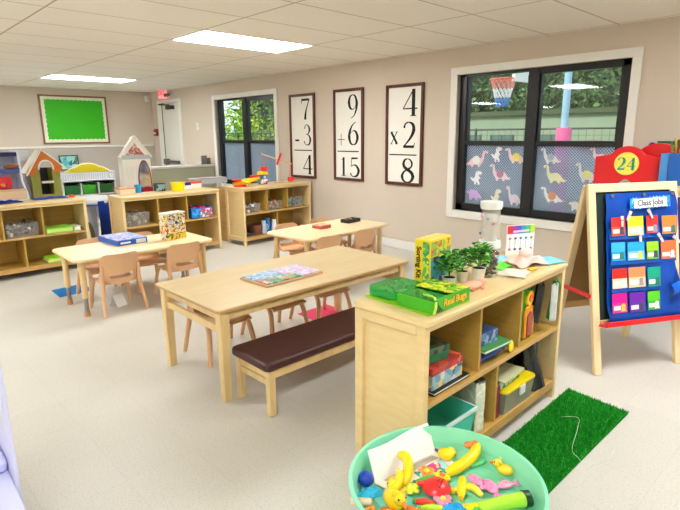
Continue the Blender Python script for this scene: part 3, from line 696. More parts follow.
for g,u in (('2',-.066),('4',.006)):
    for pts,ws in GL[g]: stroke(mm, pts, [w*1.35 for w in ws], basis((u,-.0258,.118),(1,0,0),(0,-1,0)), .058, .092, .003)
mm.build('numerals', mat('teal_ink',(20,150,130),.5,.3), r)
r = thing('arched_box', 'red box with a rounded top beside the 24 board', 'box', (-.50,-.25,.987))
pl = [(-.15,0),(.15,0),(.15,.215)]+[(.15*cos(radians(a)),.215+.105*sin(radians(a))) for a in range(10,180,12)]+[(-.15,.215)]
M().prism(pl, XZ((0,.05,0)), .10).build('body', red, r, bevel=.006)
M().bb((-.13,-.052,.02),(.13,-.05,.06)).build('label_strip', paper((200,30,36)), r)
r = thing('pencil_tray', 'blue plastic bin holding markers beside the red board', 'bin', (-.345,-.42,.987))
b0 = plastic((70,140,206)); b1 = plastic((20,90,170))
M().bb((-.08,-.08,.02),(-.025,.08,.25)).build('light_panel', b0, r, bevel=.004)
M().bb((-.025,-.09,.02),(.16,.09,.25)).build('body', b1, r, bevel=.006)
M().bb((-.08,-.095,0),(.16,.095,.02)).build('base', paper((210,196,150)), r)
PC = [((60,140,60),-.05,.01),((230,200,60),-.03,.03),((90,60,40),-.01,-.01),((210,210,200),.01,.02),((120,180,60),.03,.0),((150,150,150),.05,.03),((60,60,70),.07,-.01),((190,190,200),.09,.02)]
for k,(c,x,y) in enumerate(PC):
    o = thing('marker_pen', ['dark green','yellow','brown','pale grey','light green','mid grey','charcoal','silver'][k]+' pen standing in the blue bin by the red board', 'pen', (-.325+x,-.42+y,1.239), 0, 'pens standing in the blue bin')
    h = random.uniform(.06,.13)*(1.4 if k > 5 else 1); M().tube([(0,0,0),(random.uniform(-.02,.02),0,h)],.0075,8).build('barrel', plastic(c), o, smooth=40); 
r = thing('craft_knob', 'small purple ball ornament peeking above the red board', 'ornament', (-.60,-.12,.987))
M().tube([(0,0,0),(0,0,.27)],.012,8).build('stem', plastic((40,60,140)), r); M().ball((0,0,.295),.03).build('ball', plastic((70,40,140)), r, smooth=60)
r = thing('green_file_box', 'dark green storage file behind the red rounded box', 'file box', (-.45,-.09,.987))
M().bb((-.10,-.05,0),(.10,.05,.32)).build('body', plastic((40,110,90)), r, bevel=.004); M().bb((-.11,-.055,.32),(.11,.055,.335)).build('lid', plastic((30,100,84)), r)

# ------------------------------------------------------------------ papers on the floor
tag(M().prism([(-2.33,-2.46),(-2.03,-2.47),(-2.05,-2.14),(-2.34,-2.13)],Matrix.Translation((0,0,.0005)),.0008).build('floor_mat', paper((222,62,104))), 'pink paper square on the floor under the large table', 'mat', 'coloured paper squares on the floor')
tag(M().prism([(-4.47,-3.67),(-4.17,-3.68),(-4.20,-3.37),(-4.50,-3.40)],Matrix.Translation((0,0,.0005)),.0008).build('floor_mat', paper((20,112,184))), 'blue paper square on the floor by the end of the blue game table', 'mat', 'coloured paper squares on the floor')
r = thing('leaning_book', 'thin white book standing open on the floor against a chair leg', 'book', (-3.56,-3.40,0), radians(20))
for s in (-1,1): M().box((s*.028,0,.055),(.003,.10,.11),rot=(0,-s*.5,0)).build('cover', paper((236,236,236)), r)

# turf mat
tm = mat('turf_green',(16,128,26),.8,.15,.35,160)
r = thing('turf_mat', 'strip of bright green artificial grass beside the nearest shelf', 'mat', (0,0,0))
T = [(-.275,-2.20),(.045,-2.235),(.035,-3.40),(-.25,-3.42)]
M().prism(T,Matrix.Translation((0,0,.001)),.010).build('backing', tm, r)
g = M(); rnd = random.Random(3)
for k in range(15000):
    u, v = rnd.random(), rnd.random(); 
    x = (T[0][0]*(1-u)+T[1][0]*u)*(1-v)+(T[3][0]*(1-u)+T[2][0]*u)*v; y = (T[0][1]*(1-u)+T[1][1]*u)*(1-v)+(T[3][1]*(1-u)+T[2][1]*u)*v
    a = rnd.random()*6.28; w = .0022; h = rnd.uniform(.010,.018); dx, dy = rnd.uniform(-.008,.008), rnd.uniform(-.008,.008)
    g.mt(1 if rnd.random()<.22 else 0).add([(x-w*cos(a),y-w*sin(a),.009),(x+w*cos(a),y+w*sin(a),.009),(x+dx,y+dy,.010+h)],[(0,1,2)])
o = g.build('grass_blades', [mat('turf_blade',(20,150,34),.6,.3), mat('turf_blade_light',(70,196,70),.6,.3)], r); o['kind'] = 'stuff'
r = thing('loose_string', 'thin white loose string lying over the edge of the green turf', 'string')
M().tube(smooth_path([(-.16,-2.55,.03),(-.10,-2.50,.03),(-.06,-2.60,.03),(-.01,-2.78,.03),(.03,-2.82,.028),(.06,-2.80,.008),(.10,-2.62,.004),(.12,-2.70,.004),(.08,-2.84,.004),(.10,-2.98,.004),(.06,-3.02,.004)],6),.0008,5).build('strand', paper((230,232,220)), r)

# ------------------------------------------------------------------ things on the large table / activity tables
r = thing('wooden_jigsaw_puzzle', 'pastel blue and pink jigsaw puzzle board on the large table', 'puzzle', (-1.765,-3.02,.531), radians(2))
M().bb((-.135,-.225,0),(.135,.225,.012)).build('tray', mat('puzzle_tray',(214,176,140),.5,.3), r, bevel=.003)
pm = [patch_mat('puzzle_blue',[(170,200,226),(140,180,216),(200,216,234),(120,160,196)],50), patch_mat('puzzle_pink',[(226,200,226),(236,220,236),(206,180,220),(196,206,236)],50), patch_mat('puzzle_green',[(120,180,130),(80,150,110),(226,130,100),(200,210,190)],34)]
for k,(x0,y0,x1,y1,mi) in enumerate([(-.125,-.215,.02,0,0),(-.125,.004,.02,.215,1),(.024,-.215,.125,-.10,2),(.024,-.096,.125,.05,2),(.024,.054,.125,.215,1)]):
    M().bb((x0,y0,.012),(x1,y1,.0195)).build('picture_piece', pm[mi], r, bevel=.002)
r = thing('board_game_box', 'flat blue boxed board game on the table near the far shelves', 'box', (-3.87,-3.19,.481), radians(4))
M().bb((-.19,-.135,0),(.19,.135,.045)).build('box_base', mat('game_blue',(30,100,196),.4,.4,.2,30), r, bevel=.003)
M().bb((-.186,-.131,.045),(.186,.131,.049)).build('lid_picture', patch_mat('game_lid',[(70,120,196),(110,150,214),(160,176,220),(206,150,176),(90,110,180)],45), r)
M().bb((.1905,.03,.006),(.192,.12,.04)).build('side_label', paper((214,226,236)), r); M().bb((.1905,-.11,.015),(.192,-.02,.03)).build('title_strip', paper((236,236,240)), r)
r = thing('puzzle_box', 'upright illustrated puzzle box with yellow base beside the blue boxed game', 'box', (-3.66,-2.81,.481), radians(12))
M().bb((-.05,-.105,0),(.05,.105,.24)).build('carton', patch_mat('puzzle_box',[(236,236,226),(200,214,216),(240,206,60),(60,80,90),(226,226,216),(206,70,60),(236,220,120)],64), r, bevel=.003)
M().bb((.0505,-.10,.005),(.052,.10,.06)).build('yellow_band', patch_mat('yellow_band',[(240,206,60),(236,190,60),(80,120,60)],40), r)
M().bb((.0505,-.06,.14),(.052,.04,.17)).build('title_label', patch_mat('title_print',[(30,60,90),(40,110,140),(220,220,220)],60), r)
M().bb((-.052,-.107,.232),(.052,.107,.245)).build('lid', mat('box_lid_grey',(216,222,214),.4,.4), r, bevel=.003)
r = thing('small_red_box', 'small flat reddish box on the table by the number prints', 'box', (-3.10,-1.50,.481), radians(3))
M().bb((-.06,-.075,0),(.06,.075,.03)).build('base', mat('brick_card',(196,104,84),.5,.3,.1,20), r, bevel=.003)
M().bb((-.058,-.073,.03),(.058,.073,.034)).build('lid', patch_mat('small_lid',[(226,130,96),(206,96,80),(236,190,160)],40), r)
r = thing('black_tray_box', 'small black box of pieces at the window end of the red box table', 'box', (-3.15,-1.04,.481), radians(5))
M().bb((-.055,-.10,0),(.055,.10,.012)).bb((-.055,-.10,.012),(-.05,.10,.035)).bb((.05,-.10,.012),(.055,.10,.035)).bb((-.05,-.10,.012),(.05,-.095,.035)).bb((-.05,.095,.012),(.05,.10,.035)).build('tray', blackplastic, r)
for k in range(4): M().box((-.02+.03*(k%2),-.055+.037*k,.026),(.035,.03,.02)).build('compartment_piece', plastic([(120,124,120),(60,60,64),(150,150,146),(40,40,44)][k]), r, bevel=.003)

# ------------------------------------------------------------------ on top of the nearest shelf
ZT = .751
r = thing('activity_mat', 'lime green plastic mat under the insect kit on the nearest shelf', 'mat', (0,0,0))
M().prism([(-.628,-3.46),(-.30,-3.475),(-.29,-3.22),(-.62,-3.18)],Matrix.Translation((0,0,ZT)),.005).build('sheet', mat('lime_sheet',(150,208,30),.3,.5,.1,20), r)
r = thing('bug_viewer', 'rounded clear green bug viewing case at the end of the nearest shelf', 'case', (-.56,-3.36,ZT+.006), radians(2))
M().prism(rrect(-.075,-.09,.075,.11,.035,5),Matrix.Translation((0,0,0)),.038).build('case', greenclear, r, bevel=.004)
M().prism(rrect(-.062,-.08,.062,.105,.03,5),Matrix.Translation((0,0,.004)),.012).build('green_floor', plastic((40,170,80)), r)
m = M(); rr = random.Random(5)
for k in range(26): m.ball((rr.uniform(-.045,.045),rr.uniform(-.06,.085),.023+rr.uniform(0,.012)),(rr.uniform(.006,.012),rr.uniform(.004,.008),.005),8,5)
o = m.build('plastic_insects', patch_mat('insects',[(60,80,60),(120,140,90),(170,190,150),(40,50,44)],60), r, smooth=60); o['kind']='stuff'
r = thing('insect_kit_box', 'open green box lettered Real Bugs lying on the lime mat', 'box', (-.375,-3.345,ZT+.006), radians(1.5))
gb = mat('kit_green',(70,180,30),.35,.45,.12,20)
M().bb((-.085,-.115,0),(.085,.125,.004)).bb((.08,-.115,.004),(.085,.125,.052)).bb((-.085,-.115,.004),(-.081,.125,.046)).bb((-.081,-.115,.004),(.08,-.111,.046)).bb((-.081,.121,.004),(.08,.125,.050)).build('carton', gb, r)
M().bb((-.075,-.105,.006),(.075,-.01,.045)).build('green_window', greenclear, r)
M().box((.0,.06,.052),(.165,.12,.004),rot=(0,0,0)).build('yellow_flap', patch_mat('kit_flap',[(206,220,40),(120,190,40),(236,220,60),(60,130,40)],50), r)
M().prism([(-.112,0),(-.06,0),(-.095,.034),(-.10,.047),(-.112,.047)],YZ((.0855,0,.003)),.0012).build('dark_picture', mat('kit_dark',(24,90,40),.35,.4), r)
M().tube(smooth_path([(.086,-.118,.0),(.09,-.112,.03),(.07,-.095,.056),(.02,-.09,.056)],5),.004,6,sx=2).build('lime_strap', plastic((190,226,60)), r, smooth=50)
text('lettering','Real Bugs',.040, basis((.0858,.022,.0265),(0,1,0),(1,0,0)), mat('kit_letter_red',(190,60,30),.5,.3), r, bold=.0022)
text('lettering','Real Bugs',.040, basis((.0866,.022,.0275),(0,1,0),(1,0,0)), mat('kit_letter',(244,214,60),.5,.3), r, bold=.0004)
# yellow sorting kit
r = thing('sorting_kit_box', 'tall yellow and green Sorting Kit box standing on the nearest shelf', 'box', (-.535,-3.135,ZT), radians(5))
M().bb((-.038,-.085,0),(.038,.085,.213)).build('carton', mat('kit_yellow',(240,214,30),.35,.45,.05,10), r, bevel=.002)
M().bb((.002,-.0862,.004),(.034,-.0852,.205)).build('green_spine_print', patch_mat('spine_print',[(190,214,40),(96,176,96),(226,220,60),(60,150,90)],55), r)
M().bb((.0382,-.078,.145),(.0392,.078,.205)).build('picture_panel', patch_mat('front_top',[(150,196,60),(226,206,60),(110,180,120),(206,110,80)],45), r)
M().bb((.0382,-.078,.01),(.0392,.078,.14)).build('picture_panel', patch_mat('front_low',[(40,150,190),(30,120,170),(70,180,190),(90,60,90),(60,160,150)],50), r)
M().bb((-.036,-.083,.2131),(.036,.083,.2145)).build('lid_print', patch_mat('lid_print',[(240,222,110),(236,214,80),(226,226,150)],40), r)
text('lettering','Sorting Kit',.031, basis((-.017,-.0866,.115),(0,0,-1),(0,-1,0)), mat('kit_brown',(90,40,20),.5,.3), r, bold=.0011)
# potted plants
leafm = [mat('leaf_green',(84,176,54),.45,.4,.2,60), mat('leaf_dark',(40,124,50),.5,.4), mat('leaf_light',(170,222,120),.45,.4)]
potm = mat('white_pot',(232,232,220),.5,.4,.03,30); soil = mat('dark_soil',(34,26,22),.9,.1)
def plant(loc, lab, pr, ph, H, seed, n=90, lean=0):
    r = thing('potted_plant', lab, 'plant', loc, 0, 'small potted plants on the nearest shelf')
    M().lathe([(pr*.72,0),(pr,ph*.97),(pr*1.06,ph),(pr*.93,ph),(pr*.9,ph*.9),(.001,ph*.88)],n=22).build('pot', potm, r, smooth=45)
    M().lathe([(.001,ph*.89),(pr*.9,ph*.89),(pr*.9,ph*.93),(.001,ph*.95)],n=16).build('soil', soil, r, smooth=45)
    g = M(); st = M(); q = random.Random(seed)
    for k in range(9):
        a = q.random()*6.28; R = q.uniform(.012,.034); st.tube(smooth_path([(0,0,ph*.9),(R*.3*cos(a),R*.3*sin(a),ph+(H-ph)*.4),(R*cos(a),R*sin(a),ph+(H-ph)*q.uniform(.6,.9))],3),.0013,5)
    st.build('stems', mat('stem_green',(60,110,40),.6,.3), r)
    for k in range(n):
        a = q.random()*6.28; b = q.uniform(-1.1,1.45); R = q.uniform(.3,1.15)**.7
        c = V((.056*cos(a)*cos(b)*R+lean, .056*sin(a)*cos(b)*R, ph+.018+(H-ph-.02)*.5*(1+sin(b)*R)-.004)); d = V((cos(a),sin(a),q.uniform(-.6,.7))).normalized(); sdir = d.cross(V((0,0,1))).normalized()
        L_, w_ = q.uniform(.024,.036), q.uniform(.009,.013); up = sdir.cross(d)*.004
        g.mt(q.choice([0,0,1,2])).add([c-d*L_*.5, c+sdir*w_*.8-d*L_*.1+up, c+sdir*w_*.5+d*L_*.25+up, c+d*L_*.5, c-sdir*w_*.5+d*L_*.25+up, c-sdir*w_*.8-d*L_*.1+up],[(0,1,2,3),(0,3,4,5)])
    g.build('foliage', leafm, r)
plant((-.455,-3.125,ZT),'potted leafy plant in a white pot nearest the yellow kit box',.030,.050,.165,11,190)
plant((-.475,-2.995,ZT),'potted plant with dark soil, middle of the three white pots',.028,.048,.15,12,120)
plant((-.43,-2.935,ZT),'potted bushy plant in a white pot beside the jar of cones',.032,.060,.175,13,210)
# jar of cones with tall clear tube
r = thing('specimen_jar', 'tall clear cylinder with white lid standing on a jar of brown nature pieces', 'jar', (-.445,-2.83,ZT))
M().lathe([(.044,0),(.046,.02),(.046,.15),(.044,.152)],n=28,cap=False).build('jar_wall', clearplastic, r, smooth=45)
M().lathe([(.001,.0),(.045,.0),(.045,.004),(.001,.004)],n=28).build('jar_base', clearplastic, r)
M().lathe([(.001,.135),(.049,.135),(.051,.14),(.049,.165),(.001,.168)],n=28).build('white_collar', mat('frosted_white',(230,234,228),.5,.4), r, smooth=45)
M().lathe([(.040,.168),(.041,.30),(.041,.315)],n=28,cap=False).build('clear_tube', clear('faint_plastic',(244,244,242),.30,(228,224,218),.1), r, smooth=45)
M().lathe([(.001,.312),(.046,.312),(.049,.325),(.049,.345),(.001,.347)],n=28).build('lid', whiteplastic, r, smooth=45)
m = M(); q = random.Random(9)
for k in range(95):
    a = q.random()*6.28; R = .037*sqrt(q.random()); m.mt(q.choice([0,0,1,2])).ball((R*cos(a),R*sin(a),q.uniform(.012,.118)),(q.uniform(.008,.014),q.uniform(.006,.012),q.uniform(.005,.01)),8,5)
o = m.build('nature_pieces', [mat('cone_brown',(96,62,36),.7,.2,.4,80),mat('cone_dark',(40,32,26),.7,.2),mat('cone_tan',(176,134,92),.7,.2)], r, smooth=60); o['kind']='stuff'
m = M()
for k,(x,z,c) in enumerate([(-.02,.28,0),(.01,.27,1),(-.03,.20,1),(.03,.25,0)]):
    m.mt(c).box((x,-.0415 if abs(x)<.025 else -.034,z),(.010,.001,.010))
m.build('small_stickers', [paper((226,130,190)),paper((60,110,130))], r)
# rainbow paint chart
r = thing('paint_strip_set', 'upright rainbow row of paint strips behind the tall clear jar', 'paint set', (-.56,-2.315,ZT), radians(62))
M().bb((-.085,-.004,0),(.085,.004,.16)).build('white_card', paper((238,240,246)), r)
for k,c in enumerate([(226,50,60),(170,50,150),(90,70,200),(40,150,170),(60,190,110),(190,226,60)]):
    M().bb((-.083+.028*k,-.006,.115),(-.083+.028*k+.027,-.004,.158)).build('colour_strip', plastic(c), r)
M().box((0,-.0065,.128),(.10,.001,.012),rot=(0,-.05,0)).build('white_title_band', paper((214,206,240)), r)
for k in range(5):
    for j,z in enumerate((.09,.03)): M().ball((-.066+.033*k,-.006,z),(.009,.003,.007),8,6).build('paint_dot', plastic([(226,120,130),(110,90,150),(60,120,170),(60,150,130),(190,120,100)][k]), r, smooth=60)
    M().bb((-.068+.033*k,-.0055,.035),(-.064+.033*k,-.004,.085)).build('brush_handle', plastic((200,206,226)), r)
# animal toys and soft items
r = thing('toy_pig', 'small pink pig figure lying in front of the potted plants', 'toy', (-.375,-3.065,ZT), radians(-8))
pink = plastic((240,176,150))
M().ball((0,-.01,.018),(.032,.058,.018)).build('body', pink, r, smooth=60); M().ball((0,.055,.018),(.018,.024,.016)).build('head', pink, r, smooth=60); M().tube([(0,.07,.017),(0,.08,.017)],.007,10).build('snout', plastic((226,140,120)), r)
for sx in (-1,1):
    M().prism([(0,0),(.012,0),(.006,.014)],basis((sx*.008,.05,.028),(1,0,0),(0,1,.2)),.003).build('ear', pink, r)
    for y in (-.028,.028): M().tube([(sx*.02,y,.010),(sx*.034,y,.004)],.006,8).build('leg', pink, r)
r = thing('toy_snail', 'small brown toy by the foot of the yellow kit box', 'toy', (-.42,-3.19,ZT+.006 if False else ZT), 0)
M().ball((0,.0,.012),(.016,.02,.012)).build('shell', plastic((60,50,40)), r, smooth=60); M().ball((.0,-.02,.008),(.007,.012,.006)).build('head', plastic((210,160,60)), r, smooth=60)
def crumple(name, lab, cat, loc, size, col, seed, h=.02, extra=None):
    q = random.Random(seed); ph = [q.uniform(0,6) for _ in range(6)]
    r = thing(name, lab, cat, loc, q.uniform(-.3,.3))
    def fn(u,v):
        x = (u-.5)*size[0]; y = (v-.5)*size[1]; e = max(0,1-((2*u-1)**2+(2*v-1)**2)*.6)
        return (x+.003*sin(9*v+ph[0]), y+.003*sin(8*u+ph[1]), .004+h*e*(.6+.4*sin(11*u+ph[2])*sin(10*v+ph[3])))
    M().sheet(fn,16,16,.004).build('cloth', mat('cloth_%d_%d_%d'%col,col,.8,.2,.1,30), r, smooth=60)
    if extra: M().ball((0,0,h*.9),(size[0]*.2,size[1]*.2,h*.5)).build('fold', mat('cloth_%d_%d_%d'%extra,extra,.8,.2), r, smooth=60)
    return r
crumple('cleaning_cloth','green folded cloth on the shelf beside the clear jar','cloth',(-.49,-2.66,ZT),(.10,.12),(110,226,70),1,.025,(120,230,150))
crumple('cleaning_cloth','pale blue cloth peeking out behind the green cloth','cloth',(-.55,-2.52,ZT),(.08,.12),(150,214,236),2,.02)
crumple('soft_pouch','pale pink soft pouch heaped on the nearest shelf','pouch',(-.43,-2.50,ZT),(.15,.20),(244,200,190),3,.06,(246,210,200))
crumple('bubble_wrap_sheet','clear whitish plastic sheet lying beside the jar','sheet',(-.37,-2.72,ZT),(.12,.14),(226,222,206),4,.012)
r = crumple('blue_towel','light blue cloth at the easel end of the nearest shelf','cloth',(-.37,-2.375,ZT),(.13,.13),(130,206,236),5,.016)
r = thing('yellow_toy_piece','small yellow curved toy by the pink pouch','toy',(-.335,-2.60,ZT))
M().tube(smooth_path([(-.01,-.025,.008),(.006,0,.01),(-.008,.028,.008)],5),.008,8).build('body', plastic((226,190,40)), r, smooth=60); M().ball((-.01,-.028,.009),.009,8,6).build('tip', plastic((200,160,30)), r, smooth=60)

# ------------------------------------------------------------------ inside the nearest shelf
ZM = .4125; ZB = .1065
r = thing('flat_book', 'thin white and black book under the red box in the nearest shelf', 'book', (-.40,-3.30,ZM), radians(1))
M().bb((-.10,-.125,0),(.10,.125,.004)).build('lower_cover', blackplastic, r); M().bb((-.098,-.12,.004),(.098,.122,.012)).build('pages', paper((236,236,230)), r); M().bb((-.10,-.125,.012),(.10,.125,.014)).build('upper_cover', blackplastic, r)
r = thing('game_box', 'red topped game box with a blue scene in the nearest shelf', 'box', (-.405,-3.31,ZM+.0145), radians(1))
M().bb((-.09,-.11,0),(.09,.10,.075)).build('carton', patch_mat('game_scene',[(150,180,190),(110,150,180),(196,206,200),(226,196,120),(60,90,110)],36), r, bevel=.002)
M().bb((-.091,-.111,.06),(.091,.101,.09)).build('lid', patch_mat('game_red',[(196,60,50),(180,70,50),(206,110,70),(160,40,40)],20), r, bevel=.002)
r = thing('puzzle_carton', 'dark green puzzle box stacked on the red topped game box', 'box', (-.42,-3.345,ZM+.106), radians(-9))
M().bb((-.08,-.075,0),(.075,.075,.06)).build('base', mat('card_green',(40,120,70),.45,.35,.3,40), r, bevel=.002); M().bb((-.082,-.077,.035),(.077,.077,.063)).build('lid', patch_mat('forest_lid',[(40,90,60),(60,110,80),(90,100,70),(30,60,50)],30), r, bevel=.002)
r = thing('blue_scoop_tray', 'blue plastic scoop tray with books laid in it', 'tray', (-.385,-2.975,ZM), radians(-3))
M().add([(-.07,-.10,0),(.05,-.10,0),(.05,.06,0),(-.07,.06,0),(-.09,-.12,.03),(.075,-.12,.03),(.085,.14,.065),(-.09,.14,.065)],[(0,3,2,1),(4,5,6,7),(0,1,5,4),(1,2,6,5),(2,3,7,6),(3,0,4,7)]).build('body', plastic((10,70,190)), r, bevel=.006)
M().ball((.06,-.105,.035),(.02,.03,.018)).build('magenta_corner', plastic((150,20,110)), r, smooth=60)
r = thing('picture_book', 'green covered picture book lying on the blue tray', 'book', (-.375,-2.975,ZM+.068), radians(-3))
M().bb((-.09,-.10,0),(.09,.10,.003)).bb((-.09,-.10,.012),(.09,.10,.015)).build('cover', mat('book_green',(70,140,80),.5,.3), r); M().bb((-.088,-.098,.003),(.088,.098,.012)).build('pages', paper((226,226,210)), r)
r = thing('blue_story_box', 'blue pictured box standing on the green book', 'box', (-.385,-3.0,ZM+.0835), radians(-3))
M().bb((-.06,-.08,0),(.06,.075,.055)).build('carton', patch_mat('blue_scene',[(70,110,170),(90,130,190),(50,80,130),(150,170,190)],34), r, bevel=.002); M().bb((-.058,-.078,.055),(.058,.073,.058)).build('lid', plastic((50,80,130)), r)
# toy clock / disc
r = thing('yellow_disc_toy', 'round yellow disc toy on the shelf lip beside the green toy house', 'toy', (-.315,-2.825,ZM), radians(10))
M().lathe([(.001,0),(.022,0),(.028,.004),(.028,.008),(.022,.012),(.001,.012)],n=24,m=basis((0,0,.028),(0,1,0),(1,0,.15))).build('disc', plastic((244,214,20)), r, smooth=40); M().tube([(-.02,0,.012),(-.05,-.01,.004)],.006,8).build('stand', plastic((120,90,50)), r)
# green toy house
r = thing('toy_house', 'bright green toy house with an orange door in the nearest shelf', 'toy house', (-.385,-2.625,ZM), radians(2))
gh = plastic((20,170,40)); org = plastic((232,150,40))
M().prism([(-.095,0),(.09,0),(.09,.17),(.07,.24),(-.05,.25),(-.095,.20)],YZ((-.06,0,0)),.10).build('house_body', gh, r, bevel=.006)
M().prism([(-.04,.01),(.06,.01),(.06,.14),(.05,.16),(.01,.17),(-.03,.16),(-.04,.14)],YZ((.041,0,0)),.014).build('door_surround', org, r, bevel=.003)
M().prism([(-.018,.015),(.038,.015),(.038,.12),(.01,.14),(-.018,.12)],YZ((.0555,0,0)),.004).build('door', plastic((150,60,40)), r)
M().lathe([(.001,0),(.036,0),(.036,.012),(.001,.012)],n=20,m=basis((.041,.01,.205),(0,1,0),(1,0,0))).build('sunflower_rim', plastic((240,200,40)), r); M().lathe([(.001,0),(.017,0),(.017,.005),(.001,.005)],n=16,m=basis((.0535,.01,.205),(0,1,0),(1,0,0))).build('sunflower_centre', plastic((220,90,40)), r)
r = thing('draped_bag', 'crumpled white and green plastic bag stuffed in the top corner of the nearest shelf', 'bag', (-.345,-2.45,.49))
for k,(c,dx,y0,w_) in enumerate([((226,232,232),.045,-.035,.05),((40,150,60),.03,.02,.05),((30,34,38),0,-.08,.10)]):
    M().sheet(lambda u,v: (dx+.012*sin(9*u+k)+.02*v, y0+w_*(u-.5)+.05*(1-v)*(k==0), -.02+.2*v+.01*sin(7*u)),10,10,.004).build(['white_sheet','green_sheet','dark_sheet'][k], mat('bagstuff%d'%k,c,.45,.4,.15,30), r, smooth=60)
# lower shelf
def open_bin(lab, name, loc, rz, d, m_, rim=None, cat='bin', rt=.008, label_m=None, th=.004):
    r = thing(name, lab, cat, loc, rz); x, y, z = d; t = .012
    def wall(p0,p1,q0,q1): return [(p0[0],p0[1],0),(p1[0],p1[1],0),(q1[0],q1[1],z),(q0[0],q0[1],z)]
    m = M(); bx, by = x/2-t, y/2-t; X_, Y_ = x/2, y/2
    m.bb((-bx,-by,0),(bx,by,th))
    for (a,b,c,e) in (((-bx,-by),(bx,-by),(-X_,-Y_),(X_,-Y_)),((bx,-by),(bx,by),(X_,-Y_),(X_,Y_)),((bx,by),(-bx,by),(X_,Y_),(-X_,Y_)),((-bx,by),(-bx,-by),(-X_,Y_),(-X_,-Y_))):
        w = wall(a,b,c,e); cc = V((0,0,z/2)); n = V((-(a[0]+b[0])/2,-(a[1]+b[1])/2,0)).normalized()*th
        m.add([V(p) for p in w]+[V(p)+n for p in w],[(0,1,2,3),(7,6,5,4),(0,4,5,1),(1,5,6,2),(2,6,7,3),(3,7,4,0)])
    m.build('body', m_, r)
    if rim: M().bb((-X_-.006,-Y_-.006,z-rt),(X_+.006,-Y_+.004,z)).bb((-X_-.006,Y_-.004,z-rt),(X_+.006,Y_+.006,z)).bb((-X_-.006,-Y_+.004,z-rt),(-X_+.004,Y_-.004,z)).bb((X_-.004,-Y_+.004,z-rt),(X_+.006,Y_-.004,z)).build('rim', rim, r, bevel=.002)
    return r
b = open_bin('green tray under the teal bin on the bottom shelf','storage_tray',(-.43,-3.29,ZB),0,(.24,.27,.055),plastic((60,190,70)),plastic((90,206,60)))
b = open_bin('translucent teal plastic bin with a white rim on the bottom shelf','storage_bin',(-.415,-3.295,ZB+.056),0,(.27,.30,.11),mat('teal_clear',(96,222,196),.25,.5,alpha=.85),mat('rim_white',(206,226,220),.3,.5),rt=.016)
r = thing('white_activity_book','white patterned thick book standing on the bottom shelf beside the teal bin','book',(-.415,-3.04,ZB),radians(-14))
M().bb((-.11,-.028,0),(.11,.028,.24)).build('carton', patch_mat('white_activity',[(206,212,196),(226,228,214),(190,200,180),(120,140,120),(216,220,206)],22), r, bevel=.002); M().bb((.1102,-.022,.01),(.1112,.022,.23)).build('spine_print', patch_mat('spine_white',[(230,230,214),(206,216,190)],50), r); M().bb((-.112,-.03,.24),(.112,.03,.245)).build('lid', patch_mat('lid_dark',[(60,60,50),(206,206,190),(100,90,60)],60), r)
r = thing('maroon_book','maroon hardback book standing upright against the yellow lidded bin','book',(-.40,-2.905,ZB),radians(-3))
M().bb((-.09,-.014,0),(.09,-.010,.16)).bb((-.09,.010,0),(.09,.014,.16)).bb((.086,-.010,0),(.09,.010,.16)).build('cover', mat('maroon_cover',(130,40,60),.5,.35,.2,60), r, bevel=.001); M().bb((-.088,-.010,.003),(.086,.010,.157)).build('pages', paper((214,206,190)), r)
b = open_bin('clear plastic bin with a yellow lid on the bottom shelf','storage_bin',(-.425,-2.735,ZB),0,(.27,.28,.11),clear('grey_plastic',(226,226,216),.5,(190,190,170),.15),None)
M().prism(rrect(-.14,-.148,.142,.148,.025,4),Matrix.Translation((0,0,.111)),.014).build('lid', plastic((226,200,20)), b, bevel=.004); M().bb((.138,-.02,.07),(.146,.03,.115)).build('clasp', mat('clasp_clear',(206,210,206),.3,.5), b, bevel=.002)
M().bb((-.10,-.10,.006),(.10,.10,.09)).build('contents', patch_mat('bin_fill',[(170,160,60),(100,130,60),(190,180,90)],20), b)
r = thing('green_case','flat green patterned case on top of the yellow lidded bin','case',(-.42,-2.79,ZB+.127),radians(4))
M().bb((-.10,-.09,0),(.10,.10,.04)).build('case_body', patch_mat('green_case',[(60,160,60),(50,140,50),(200,220,200)],50), r, bevel=.003); M().bb((-.115,-.10,.04),(.12,.11,.048)).build('board_lid', mat('lid_tan',(190,190,150),.5,.3), r)
r = thing('black_bag','shiny black plastic bag slumped at the end of the bottom shelf','bag',(-.375,-2.50,ZB))
q = random.Random(21); m = M()
def bagf(u,v):
    a = u*2*pi; R = .075*(1-.55*v)+.010*sin(5*a+4*v)*(1-.5*v); return (R*1.1*cos(a), R*.95*sin(a)-.03*v, .012+.24*v+.012*sin(3*a))
m.sheet(bagf,26,12,.004).build('bag_skin', mat('bin_bag',(24,24,26),.22,.6,0,20,.4), r, smooth=70); M().ball((0,-.03,.245),(.03,.028,.02)).build('knotted_top', mat('bin_bag',(24,24,26)), r, smooth=60)
r = thing('teal_folder','thin teal folder standing beside the black bag','folder',(-.48,-2.392,ZB),radians(0))
M().bb((-.10,-.006,0),(.10,-.003,.24)).bb((-.10,.003,0),(.10,.006,.24)).build('cover', plastic((40,120,130)), r); M().bb((-.098,-.003,.004),(.096,.003,.232)).build('sheets', paper((206,214,206)), r)

